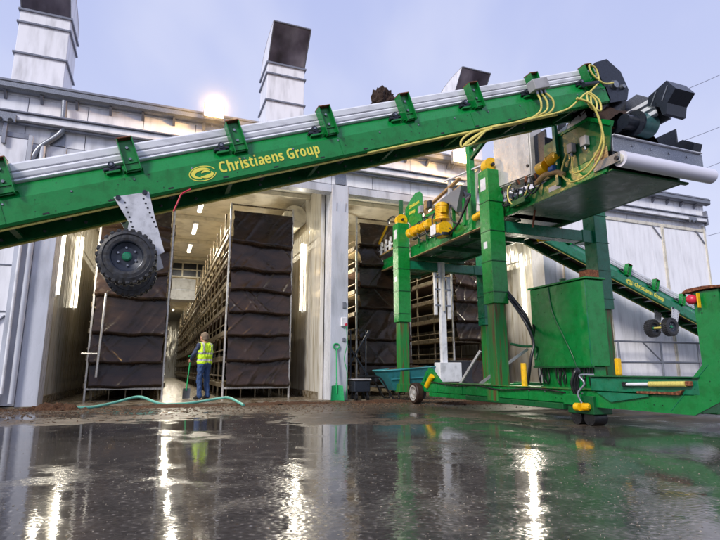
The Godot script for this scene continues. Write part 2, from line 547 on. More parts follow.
# ---------------------------------------------------------------- the hall
func build_hall() -> void:
	var b := thing("growing_hall", "long white panelled hall with open growing rooms and square roof stacks", "building", Vector3(4, 0, FZ))
	var rng := RandomNumberGenerator.new(); rng.seed = 5
	# panels of the band above the doors
	var x := -12.0
	var k := 0
	while x < 19.6:
		var w := minf(1.25, 19.65 - x)
		part(b, "facade_panel", G().span(Vector3(x + 0.006, 5.98, FZ - 0.12), Vector3(x + w - 0.006, 7.1, FZ + rng.randf_range(-0.003, 0.003)), 0.008), M.panel if k % 2 else M.panel_b)
		x += w; k += 1
	part(b, "inner_wall", G().span(Vector3(-12, 0, -62), Vector3(-11.88, 7.1, FZ - 0.13)), M.panel)
	part(b, "end_wall", G().span(Vector3(19.5, 0, -62), Vector3(19.62, 7.1, FZ - 0.005)), M.panel)
	part(b, "back_wall", G().span(Vector3(-12, 0, -62.2), Vector3(19.6, 7.1, -62.02)), M.wall_in)
	part(b, "roof", GXat(Vector3(0, 0, FZ)).prism([Vector2(0.22, 7.325), Vector2(0.22, 7.39), Vector2(-49.2, 8.6), Vector2(-49.2, 8.48)], -12.2, 19.75), M.trim)
	part(b, "soffit", G().span(Vector3(-12, 7.1, -62), Vector3(19.62, 7.28, FZ + 0.02)), M.panel_b)
	part(b, "gutter", GXat(Vector3(0, 0, FZ)).prism([Vector2(0.06, 7.14), Vector2(0.20, 7.14), Vector2(0.24, 7.19), Vector2(0.24, 7.30), Vector2(0.26, 7.32), Vector2(0.06, 7.29)], -12.0, 19.75), M.galv)
	var br := GX().prism([Vector2(0.0, 6.97), Vector2(0.03, 6.97), Vector2(0.18, 7.125), Vector2(0.0, 7.13)], -0.03, 0.03).mesh()
	x = -11.8
	while x < 19.5:
		partm(b, "gutter_bracket", br, M.trim, Vector3(x, 0, FZ))
		x += 0.735
	part(b, "downpipe", G().tube(spl([Vector3(-2.5, 7.08, FZ + 0.16), Vector3(-2.48, 6.72, FZ + 0.16), Vector3(-2.5, 6.3, FZ + 0.12), Vector3(-2.9, 5.85, FZ + 0.1), Vector3(-3.05, 5.4, FZ + 0.1)]), 0.065, 10), M.galv)
	part(b, "downpipe", G().tube([Vector3(-2.83, 5.9, FZ + 0.1), Vector3(-2.83, 0.1, FZ + 0.1)], 0.06, 10), M.blue_steel)
	# pillars
	for px in [[-2.78, -2.36], [4.25, 4.75], [11.55, 12.05]]:
		var pl := part(b, "pillar", G().span(Vector3(px[0], 0, FZ - 0.55), Vector3(px[1], 5.97, FZ + 0.03), 0.012), M.blue_steel)
		var xm: float = (px[0] + px[1]) * 0.5
		part(pl, "slot", G().bar(Vector3(xm - 0.11, 5.2, FZ + 0.032), Vector3(xm - 0.1, 5.45, FZ + 0.032), 0.035, 0.01), M.trim)
		part(pl, "slot", G().bar(Vector3(xm + 0.14, 5.2, FZ + 0.032), Vector3(xm + 0.17, 5.45, FZ + 0.032), 0.035, 0.01), M.trim)
		part(pl, "cap_plate", G().span(Vector3(xm - 0.16, 5.98, FZ + 0.005), Vector3(xm + 0.16, 6.3, FZ + 0.04)), M.galv)
	part(b, "lintel", G().span(Vector3(-2.36, 5.74, FZ - 0.3), Vector3(4.25, 5.96, FZ + 0.012)), M.blue_steel)
	part(b, "lintel", G().span(Vector3(4.75, 5.74, FZ - 0.3), Vector3(11.55, 5.96, FZ + 0.012)), M.blue_steel)
	# socket on the middle pillar
	var so := part(b, "socket", G().span(Vector3(4.53, 1.95, FZ + 0.03), Vector3(4.71, 2.2, FZ + 0.11), 0.02), M.white)
	part(so, "button", G().cyl(Vector3(4.66, 2.0, FZ + 0.11), Vector3(4.66, 2.0, FZ + 0.15), 0.035), M.red)
	part(b, "switch", G().span(Vector3(4.58, 2.45, FZ + 0.03), Vector3(4.68, 2.62, FZ + 0.07), 0.01), M.trim)
	part(b, "switch", G().span(Vector3(4.58, 1.55, FZ + 0.03), Vector3(4.66, 1.66, FZ + 0.07), 0.01), M.trim)
	# track of the sliding doors
	var tr := part(b, "door_track", G().span(Vector3(-12, 6.40, FZ + 0.08), Vector3(19.4, 6.56, FZ + 0.26), 0.012), M.panel_b)
	part(tr, "track_lip", G().span(Vector3(-12, 6.562, FZ + 0.06), Vector3(19.4, 6.60, FZ + 0.32), 0.008), M.trim)
	part(tr, "track_lip", G().span(Vector3(-12, 6.34, FZ + 0.07), Vector3(19.4, 6.398, FZ + 0.15), 0.008), M.trim)
	x = -11.2
	while x < 19.3:
		part(tr, "track_bracket", G().span(Vector3(x, 6.36, FZ + 0.002), Vector3(x + 0.07, 6.7, FZ + 0.08), 0.006), M.trim)
		x += 2.1
	part(tr, "end_stop", G().span(Vector3(19.41, 6.30, FZ + 0.1), Vector3(19.5, 6.86, FZ + 0.24)), M.trim)
	# slid-open door on the left, its panels, hangers, brace and edge tube
	sliding_door(b, -10.2, -3.02, FZ + 0.14, [-6.6], false)
	sliding_door(b, 12.25, 19.35, FZ + 0.12, [14.15, 17.05], true)
	part(b, "wall_panel", G().span(Vector3(12.06, 0.05, FZ - 0.12), Vector3(19.49, 5.97, FZ - 0.01)), M.panel_b)
	part(b, "wall_panel", G().span(Vector3(-11.87, 0.05, FZ - 0.12), Vector3(-2.79, 5.97, FZ - 0.01)), M.panel_b)
	part(b, "corner_post", G().span(Vector3(19.40, 0, FZ - 0.005), Vector3(19.5, 6.3, FZ + 0.06)), M.cream)
	# linings of the two rooms
	for r in [[-2.55, 4.22], [4.78, 11.75]]:
		var z := FZ - 0.56
		for i in 16:
			var zl := 1.2 if i < 15 else 30.8
			part(b, "lining_panel", G().span(Vector3(r[0] - 0.02, 0.02, z - zl + 0.006), Vector3(r[0] + 0.1, 6.2, z - 0.006), 0.008), M.wall_in)
			part(b, "lining_panel", G().span(Vector3(r[1] - 0.1, 0.02, z - zl + 0.006), Vector3(r[1] + 0.02, 6.2, z - 0.006), 0.008), M.wall_in)
			part(b, "ceiling_panel", G().span(Vector3(r[0] + 0.1, 6.2, z - zl + 0.006), Vector3(r[1] - 0.1, 6.3, z - 0.006), 0.008), M.ceil_in)
			if i % 3 == 1:
				part(b, "ceiling_beam", G().span(Vector3(r[0] + 0.1, 6.06, z - 0.06), Vector3(r[1] - 0.1, 6.198, z + 0.02), 0.008), M.cream)
			z -= zl
		part(b, "reveal", G().span(Vector3(r[0] - 0.02, 5.96, FZ - 0.56), Vector3(r[1] + 0.02, 6.3, FZ - 0.122)), M.cream)
		for s in [[r[0] + 0.1, 1.0], [r[1] - 0.1, -1.0]]:
			part(b, "kerb", G().span(Vector3(s[0], 0.03, -60), Vector3(s[0] + s[1] * 0.08, 0.22, FZ - 0.6)), M.concrete)
	# dark ventilation grid and bright fan wall further along the first room
	var gr := part(b, "ventilation_grid", G().span(Vector3(0.1, 5.45, -27.2), Vector3(2.3, 6.19, -27.1)), M.black_metal)
	for i in 4:
		part(gr, "grid_bar", G().span(Vector3(0.1 + i * 0.71, 5.44, -27.1), Vector3(0.17 + i * 0.71, 6.19, -27.05)), M.cream)
	for i in 3:
		part(gr, "grid_bar", G().span(Vector3(0.1, 5.42 + i * 0.36, -27.095), Vector3(2.3, 5.48 + i * 0.36, -27.055)), M.cream)
	# pale air unit hung over the aisle
	var au := part(b, "air_unit", G().span(Vector3(0.35, 4.3, -28.4), Vector3(1.55, 5.38, -27.3), 0.02), M.white)
	part(au, "air_unit_seam", G().span(Vector3(0.34, 4.8, -27.3), Vector3(1.56, 4.83, -27.285)), M.trim)
	# exhaust stacks on the roof, one over each room
	for sx in [-4.47, 2.82, 10.13]:
		var st := part(b, "exhaust_stack", G().span(Vector3(sx, 7.3, -17.3), Vector3(sx + 1.3, 11.2, -16.0), 0.012), M.panel_b)
		for fh in [[9.78, 0.06], [10.77, 0.06], [11.17, 0.07]]:
			part(st, "flange", G().span(Vector3(sx - 0.055, fh[0], -17.36), Vector3(sx + 1.355, fh[0] + fh[1], -15.945), 0.008), M.trim)
		# a cowl that bends forward: two cheeks, a curved back and a slanting mouth
		var prof := [Vector2(0.0, 11.242), Vector2(-1.3, 11.242)]
		for i in 12:
			var q := PI * 0.5 * (i + 1) / 12.0
			prof.append(Vector2(0.80 - 2.10 * pow(cos(q), 0.85), 11.242 + 1.01 * pow(sin(q), 0.68)))
		for cx in [sx, sx + 1.27]:
			part(st, "hood_cheek", GXat(Vector3(cx, 0, -16.0)).prism(prof, 0.0, 0.03), M.panel_b)
		var back := G()
		for i in 12:
			var p: Vector2 = prof[i + 1]
			var q: Vector2 = prof[i + 2]
			var n := Vector3(0, (p.x - q.x) * -1.0, -(q.y - p.y)).normalized()
			back.quad(Vector3(sx - 0.012, p.y, p.x - 16.012), Vector3(sx + 1.312, p.y, p.x - 16.012), Vector3(sx + 1.312, q.y + 0.01, q.x - 16.006), Vector3(sx - 0.012, q.y + 0.01, q.x - 16.006), n, n, n, n)
		part(st, "hood", back, M.panel_b)
		part(st, "mouth", G().bar(Vector3(sx + 0.65, 11.25, -16.005), Vector3(sx + 0.65, 12.225, -15.225), 1.238, 0.016), M.soot)
		for e in [sx + 0.012, sx + 1.288]:
			part(st, "hood_edge", G().bar(Vector3(e, 11.245, -15.99), Vector3(e, 12.25, -15.19), 0.035, 0.03), M.trim)
		part(st, "hood_edge", G().span(Vector3(sx, 12.235, -15.23), Vector3(sx + 1.3, 12.275, -15.17)), M.trim)

func sliding_door(b: Node3D, x0: float, x1: float, z: float, splits: Array, wide: bool) -> void:
	var xs := [x0]
	xs.append_array(splits)
	xs.append(x1)
	for i in xs.size() - 1:
		var a: float = xs[i] + 0.01
		var c: float = xs[i + 1] - 0.01
		var d := part(b, "sliding_door", G().span(Vector3(a, 0.12, z - 0.05), Vector3(c, 6.05, z), 0.01), M.panel)
		part(d, "door_frame", G().span(Vector3(a, 0.10, z + 0.001), Vector3(a + (0.05 if wide else 0.09), 6.1, z + 0.04)), M.cream if wide else M.blue_steel)
		part(d, "door_frame", G().span(Vector3(c - (0.05 if wide else 0.09), 0.10, z + 0.001), Vector3(c, 6.1, z + 0.04)), M.cream if wide else M.blue_steel)
		part(d, "door_frame", G().span(Vector3(a + 0.09, 6.0, z + 0.001), Vector3(c - 0.09, 6.12, z + 0.035)), M.cream if wide else M.trim)
		part(d, "door_frame", G().span(Vector3(a + 0.09, 0.1, z + 0.001), Vector3(c - 0.09, 0.2, z + 0.035)), M.trim)
		var y := 1.0
		while y < 6.0 and not wide:
			part(d, "rail", G().span(Vector3(a + 0.09, y, z + 0.002), Vector3(c - 0.09, y + 0.03, z + 0.02)), M.trim)
			y += 1.02
		var xx := a + 1.15
		while xx < c - 0.3:
			part(d, "seam", G().span(Vector3(xx, 0.2, z - 0.002), Vector3(xx + 0.012, 6.0, z + 0.004), 0.002), M.panel_b)
			xx += 1.15
		for hx in ([a + 0.5, c - 0.55] if not wide else [c - 0.75] if i == xs.size() - 2 else []):
			var hg := part(d, "hanger", G().span(Vector3(hx - 0.2, 6.30, z + 0.125), Vector3(hx + 0.2, 6.5, z + 0.17)), M.galv)
			part(hg, "roller", G().cyl(Vector3(hx - 0.1, 6.33, z + 0.17), Vector3(hx - 0.1, 6.33, z + 0.2), 0.05), M.black)
			part(hg, "roller", G().cyl(Vector3(hx + 0.1, 6.33, z + 0.17), Vector3(hx + 0.1, 6.33, z + 0.2), 0.05), M.black)
			if not wide: part(d, "hanger_strap", G().span(Vector3(hx - 0.04, 5.8, z + 0.04), Vector3(hx + 0.04, 6.32, z + 0.12)), M.trim)
		part(d, "brace", G().prism([Vector2(c - 0.1, 5.98), Vector2(c - 0.1, 5.1), Vector2(c - 1.0, 5.98)], z + 0.003, z + 0.03) if not wide else G().bar(Vector3(c - 0.1, 5.55, z + 0.03), Vector3(c - 0.5, 6.0, z + 0.03), 0.06, 0.03), M.panel_b if not wide else M.trim)
		if not wide and i == xs.size() - 2:
			part(d, "brace", G().bar(Vector3(c - 0.55, 1.45, z + 0.02), Vector3(c - 0.1, 1.95, z + 0.02), 0.06, 0.03), M.trim)
			part(d, "edge_tube", G().cyl(Vector3(c + 0.03, 0.3, z + 0.05), Vector3(c + 0.03, 5.4, z + 0.05), 0.03), M.white)

# ---------------------------------------------------------------- lamps
func area(par: Node3D, at: Vector3, toward: Vector3, size: Vector2, energy: float, c: Color) -> void:
	var l := AreaLight3D.new()
	l.name = "light"
	l.area_size = size
	l.light_energy = energy
	l.light_color = c
	l.shadow_enabled = true
	l.area_range = 60.0
	l.area_attenuation = 2.0
	par.add_child(l, true)
	l.position = at - par.position
	l.basis = Basis.looking_at(toward, Vector3.UP if absf(toward.y) < 0.9 else Vector3.FORWARD)

func build_room_lights() -> void:
	var warm := Color(1.0, 0.965, 0.885)
	# upright tubes on the side walls
	for d in [[-2.44, -14.25, 1.0, "upright tube lamp on the left lining wall of the left room, by the door"], [4.11, -15.6, -1.0, "upright tube lamp on the right lining wall of the left room, beside the curtained rack"], [11.64, -14.3, -1.0, "upright tube lamp on the far lining wall of the right room"], [-2.44, -17.2, 1.0, "upright tube lamp deeper on the left lining wall of the left room"], [4.89, -15.6, 1.0, "upright tube lamp behind the middle pillar in the right room"]]:
		var p := Vector3(d[0], 3.7, d[1])
		var t := thing("tube_lamp", d[3], "lamp", p, "tube lamps on the room walls")
		part(t, "housing", G().box(p + Vector3(-d[2] * 0.02, 0, 0), Vector3(0.05, 2.3, 0.16), 0.01), M.white)
		part(t, "tube", G().cyl(p + Vector3(d[2] * 0.045, -1.08, 0), p + Vector3(d[2] * 0.045, 1.08, 0), 0.035), M.tube_lamp)
		area(t, p + Vector3(d[2] * 0.1, 0, 0), Vector3(d[2], 0, 0), Vector2(0.16, 2.2), 6.0, warm)
	# ceiling battens down both rooms
	for c in [[0.95, -16.6, "nearest the door of the left room"], [0.95, -19.6, "second along the left room"], [0.95, -23.0, "third along the left room"], [0.95, -29.0, "fourth along the left room"], [0.95, -34.0, "fifth along the left room"], [0.95, -40.0, "sixth along the left room"], [0.95, -48.0, "at the far end of the left room"], [8.1, -15.0, "nearest the door of the right room"], [8.1, -20.0, "second along the right room"], [8.1, -28.0, "deep in the right room"]]:
		var p := Vector3(c[0], 6.02, c[1])
		var t := thing("ceiling_lamp", "batten lamp over the aisle, " + c[2], "lamp", p, "ceiling lamps over the aisles")
		part(t, "housing", G().box(p + Vector3(0, 0.03, 0), Vector3(0.18, 0.07, 1.5), 0.01), M.white)
		part(t, "diffuser", G().box(p + Vector3(0, -0.025, 0), Vector3(0.13, 0.04, 1.44), 0.015), M.tube_lamp)
		area(t, p + Vector3(0, -0.06, 0), Vector3.DOWN, Vector2(0.14, 1.44), 12.0, warm)
	# floodlights under the eaves
	for f in [[0.9, 7.32, "lit floodlight under the eaves to the left of the middle roof stack"], [8.2, 7.2, "lit floodlight under the eaves above the right growing room"]]:
		var p := Vector3(f[0], f[1], FZ + 0.5)
		var t := thing("floodlight", f[2], "lamp", p, "floodlights under the eaves")
		part(t, "bracket", G().bar(p + Vector3(0, -0.2, -0.49), p + Vector3(0, 0, -0.1), 0.05, 0.05), M.trim)
		part(t, "body", G().box(p + Vector3(0, 0, -0.05), Vector3(0.50, 0.38, 0.14), 0.02), M.trim)
		part(t, "lens", G().box(p + Vector3(0, 0, 0.03), Vector3(0.46, 0.34, 0.03), 0.01), M.flood_lens)
		var s := OmniLight3D.new()
		s.name = "light"
		s.light_color = Color(1.0, 0.78, 0.46)
		s.light_energy = 3.2
		s.omni_range = 60.0
		s.omni_attenuation = 2.0
		s.light_size = 0.14
		s.shadow_enabled = true
		t.add_child(s)
		s.position = Vector3(0, 0, 0.22)
		var mist := Node3D.new()
		mist.name = numbered("mist")
		add_child(mist, true)
		mist.position = p + Vector3(0, 0, 0.22)
		mist.set_meta("kind", "stuff")
		tag(mist, "pale mist glowing round the floodlight under the eaves" if f[0] < 4.0 else "pale mist glowing round the floodlight above the right room", "mist")
		for q in [[0.6, 0.05], [0.85, 0.028], [1.2, 0.014], [1.6, 0.007], [2.1, 0.0035]]:
			var fv := FogVolume.new()
			fv.name = "mist_layer"
			fv.shape = RenderingServer.FOG_VOLUME_SHAPE_ELLIPSOID
			fv.size = Vector3.ONE * q[0]
			var fm := FogMaterial.new()
			fm.density = q[1]
			fv.material = fm
			mist.add_child(fv, true)
	# round fabric air ducts high along the rooms
	for d in [[3.78, "round cream air duct along the right wall of the left room"], [5.25, "round cream air duct along the left wall of the right room"]]:
		var t := thing("air_duct", d[1], "duct", Vector3(d[0], 5.0, -14.6), "air ducts under the ceilings")
		part(t, "duct_tube", G().cyl(Vector3(d[0], 5.62, -15.4), Vector3(d[0], 5.62, -58), 0.36, -1, 24), M.duct)
		for i in 12:
			part(t, "hoop", G().cyl(Vector3(d[0], 5.62, -15.42 - i * 2.0), Vector3(d[0], 5.62, -15.47 - i * 2.0), 0.375, -1, 24), M.cream)

# ---------------------------------------------------------------- racks
var rk := RandomNumberGenerator.new()
func curtain(x0: float, x1: float, yt: float, yb: float, z: float, sd: int) -> Geo:
	var f := FastNoiseLite.new()
	f.seed = sd; f.frequency = 1.0; f.fractal_octaves = 2
	var h := yt - yb
	var tuck := 0.10
	return G().sheet(76, 30, func(a: float, b: float):
		# over the top edge, down the front, back under at the foot
		var ang := a * 6.28
		var x := lerpf(x0, x1, a)
		var y := yt - h * clampf((b - 0.12) / 0.74, 0.0, 1.0)
		var zz := z
		var s1 := x * 1.1 + y * (0.9 if sd % 2 else -0.8)
		var c1 := pow(clampf(1.0 - absf(f.get_noise_3d(s1 * 0.8, y * 0.25, sd * 3.1)) * 5.0, 0.0, 1.0), 1.6)
		var c2 := pow(clampf(1.0 - absf(f.get_noise_3d((x * 1.1 - y * 0.8) * 1.1, y * 0.3 + 5.0, sd * 1.7)) * 6.0, 0.0, 1.0), 1.6)
		var fold := c1 * 0.030 + c2 * 0.018 + f.get_noise_2d(x * 0.6, sd * 9.0) * 0.05
		if b < 0.12:
			zz = z - 0.22 * (1.0 - b / 0.12); y = yt - 0.02 * (1.0 - b / 0.12)
		elif b > 0.86:
			var t: float = (b - 0.86) / 0.14
			zz = z + 0.02 + 0.15 * cos(t * PI); y = yb - 0.07 * sin(t * PI) + f.get_noise_2d(x * 0.7, sd * 5.0) * 0.06
			y += sin(x * 2.1 + sd) * 0.015
		else:
			var t: float = (b - 0.12) / 0.74
			zz = z + 0.17 * pow(t, 2.2) + 0.01 * sin(t * PI)
			y += (sin(x * 2.1 + sd) * 0.015 + f.get_noise_2d(x * 0.7, sd * 5.0) * 0.06) * t
		return Vector3(x + f.get_noise_2d(y * 3.0, sd) * 0.03, y, zz + fold * (0.4 + b * 0.6)), Vector3(0, 0.2, 1))

func rack(x0: float, z: float, tops: Array, label: String, sd: int, skip_cloth := []) -> Node3D:
	rk.seed = sd
	var x1 := x0 + 1.84
	var t := thing("growing_rack", label, "rack", Vector3((x0 + x1) * 0.5, 0.03, z), "growing racks in the two rooms")
	var L := 40.0
	var post := G().span(Vector3(-0.025, 0, -0.03), Vector3(0.025, 5.6, 0.03), 0.006).mesh()
	var zz := 0.0
	while zz < L:
		for xx in [x0, x1]:
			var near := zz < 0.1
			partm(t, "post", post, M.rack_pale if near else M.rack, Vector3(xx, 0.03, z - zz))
		zz += 1.25 if zz < 20 else 2.5
	var shelf := G().box(Vector3.ZERO, Vector3(1.72, 0.16, L), 0.01).mesh()
	var rail := G().box(Vector3.ZERO, Vector3(0.035, 0.13, L), 0.006).mesh()
	var thin := G().box(Vector3.ZERO, Vector3(0.03, 0.035, L), 0.006).mesh()
	for k in tops.size():
		var y: float = 0.36 + 0.70 * k
		partm(t, "compost_bed", shelf, M.compost if k % 2 else M.bed, Vector3((x0 + x1) * 0.5, y + 0.05, z - 0.25 - L * 0.5))
		for s in [[x0 - 0.045, 0], [x1 + 0.045, 0]]:
			partm(t, "side_board", rail, M.rack, Vector3(s[0], y + 0.04, z - 0.02 - L * 0.5))
			partm(t, "guide_rail", thin, M.rack, Vector3(s[0], y + 0.28, z - 0.02 - L * 0.5))
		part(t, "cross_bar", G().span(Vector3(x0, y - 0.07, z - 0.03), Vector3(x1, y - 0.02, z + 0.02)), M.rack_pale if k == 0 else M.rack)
		if not k in skip_cloth:
			var top: float = tops[k][1]
			var w := rk.randf_range(-0.03, 0.03)
			part(t, "curtain", curtain(x0 + 0.05 + w, x1 - 0.05 + w, top + 0.03, tops[k][0] + 0.03, z + 0.06, sd * 10 + k), M.cloth)
	part(t, "cross_bar", G().span(Vector3(x0, 5.56, z - 0.03), Vector3(x1, 5.60, z + 0.02)), M.rack)
	for i in 5:
		var lx := x0 + 0.12 + i * 0.4
		part(t, "foot", G().span(Vector3(lx, 0.03, z - 0.3), Vector3(lx + 0.03, 0.29, z - 0.26)), M.rack)
	return t

func build_racks() -> void:
	var a := [[0.36, 1.10], [1.06, 1.80], [1.74, 2.44], [2.38, 3.06], [3.02, 3.66], [3.60, 4.42], [4.38, 5.36]]
	var b := [[0.38, 0.99], [0.98, 1.72], [1.71, 2.72], [2.70, 3.40], [3.36, 4.10], [4.05, 4.72], [4.66, 5.40]]
	rack(1.70, -14.75, a, "tall growing rack hung with dark plastic sheets, right behind the worker", 3)
	rack(-1.68, -15.0, b, "tall growing rack hung with dark plastic sheets, behind the big conveyor tyres", 4)
	rack(5.62, -14.75, b, "tall growing rack hung with dark sheets, just right of the middle pillar", 5)
	rack(9.05, -14.75, a, "growing rack with bare straw beds and few dark sheets, deepest in the right room", 6, [1])
	# loose pale bar propped before the left rack
	var t := thing("metal_bar", "pale metal bar with a side arm propped before the left rack", "bar", Vector3(-1.41, 0.03, -14.5))
	part(t, "bar", G().cyl(Vector3(-1.37, 2.75, -14.62), Vector3(-1.41, 0.62, -14.5), 0.028), M.rack_pale)
	part(t, "side_arm", G().cyl(Vector3(-1.80, 1.2, -14.6), Vector3(-1.43, 1.2, -14.53), 0.022), M.rack_pale)

# ---------------------------------------------------------------- conveyors
func lp(par: Node3D, called: String, g: Geo, m: Material) -> MeshInstance3D:
	return partm(par, called, g.mesh(), m, Vector3.ZERO, true)

func wheel(par: Node3D, called: String, at: Vector3, r: float, w: float, rimm: Material, hubm: Material, lugs := 26) -> void:
	# axis along local z, outer face towards +z
	var g := G()
	g.xf.origin = at
	g.lathe([Vector2(r * 0.56, -w * 0.5), Vector2(r * 0.80, -w * 0.52), Vector2(r * 0.93, -w * 0.46), Vector2(r * 0.955, -w * 0.3), Vector2(r * 0.955, w * 0.3), Vector2(r * 0.93, w * 0.46), Vector2(r * 0.80, w * 0.52), Vector2(r * 0.77, w * 0.47), Vector2(r * 0.66, w * 0.49), Vector2(r * 0.56, w * 0.46), Vector2(r * 0.56, -w * 0.5)], 40)
	if lugs:
		for i in lugs:
			for s in [-1.0, 1.0]:
				var t := TAU * (i + (0.5 if s > 0.0 else 0.0)) / lugs
				g.xf = Transform3D(Basis(Vector3(0, 0, 1), t), at)
				g.box(Vector3(r * 0.945, 0, s * w * 0.26), Vector3(r * 0.11, r * 0.155, w * 0.47), 0.008)
	var wn := lp(par, called, g, M.rubber)
	var rim := G()
	rim.xf.origin = at
	rim.lathe([Vector2(r * 0.555, w * 0.46), Vector2(r * 0.53, w * 0.44), Vector2(r * 0.50, w * 0.30), Vector2(r * 0.34, w * 0.22), Vector2(r * 0.0, w * 0.22)], 32)
	rim.lathe([Vector2(r * 0.555, -w * 0.46), Vector2(r * 0.50, -w * 0.30), Vector2(r * 0.0, -w * 0.2)], 32)
	lp(wn, "rim", rim, rimm)
	var hub := G()
	hub.xf.origin = at
	hub.lathe([Vector2(r * 0.17, w * 0.2), Vector2(r * 0.16, w * 0.36), Vector2(r * 0.11, w * 0.42), Vector2(0.0, w * 0.43)], 20)
	lp(wn, "hub", hub, hubm)
	for i in 6:
		var t := TAU * i / 6 + 0.3
		var p := at + Vector3(cos(t), sin(t), 0) * r * 0.32
		lp(wn, "wheel_nut", G().cyl(p + Vector3(0, 0, w * 0.2), p + Vector3(0, 0, w * 0.32), r * 0.045, r * 0.04, 6), M.steel)

func text_mesh(s: String, size: float, width: float, bold := true) -> TextMesh:
	var f := SystemFont.new()
	f.font_names = PackedStringArray(["Droid Sans"])
	f.font_weight = 700 if bold else 400
	var t := TextMesh.new()
	t.text = s
	t.font = f
	t.font_size = 48
	t.pixel_size = size / 35.0
	t.depth = 0.006
	t.horizontal_alignment = HORIZONTAL_ALIGNMENT_LEFT
	t.vertical_alignment = VERTICAL_ALIGNMENT_BOTTOM
	return t

# the oval swirl printed beside the words
func emblem(at: Vector3, rx: float, ry: float) -> Geo:
	var g := G()
	g.xf.origin = at
	var ring := func(cx: float, cy: float, ax: float, ay: float, wd: Callable, t0: float, t1: float, n: int) -> void:
		for i in n:
			var p := []
			for e in [[i, 1.0], [i + 1, 1.0], [i + 1, -1.0], [i, -1.0]]:
				var u: float = float(e[0]) / n
				var t := lerpf(t0, t1, u)
				var k: float = wd.call(u) * e[1]
				p.append(Vector2(cx + cos(t) * (ax + k), cy + sin(t) * (ay + k)))
			g.prism(p, 0.0, 0.004)
	ring.call(0.0, 0.0, rx, ry, func(_u): return 0.005, 0.25, TAU - 0.15, 40)
	ring.call(-rx * 0.02, ry * 0.02, rx * 0.70, ry * 0.62, func(u: float): return 0.004 + 0.018 * sin(PI * u), 0.5, PI * 1.45, 26)
	ring.call(rx * 0.18, -ry * 0.12, rx * 0.52, ry * 0.40, func(u: float): return 0.004 + 0.018 * sin(PI * u), -2.4, 0.5, 22)
	ring.call(rx * 0.24, ry * 0.02, rx * 0.30, ry * 0.25, func(u: float): return 0.003 + 0.010 * sin(PI * u), 0.1, PI, 14)
	return g

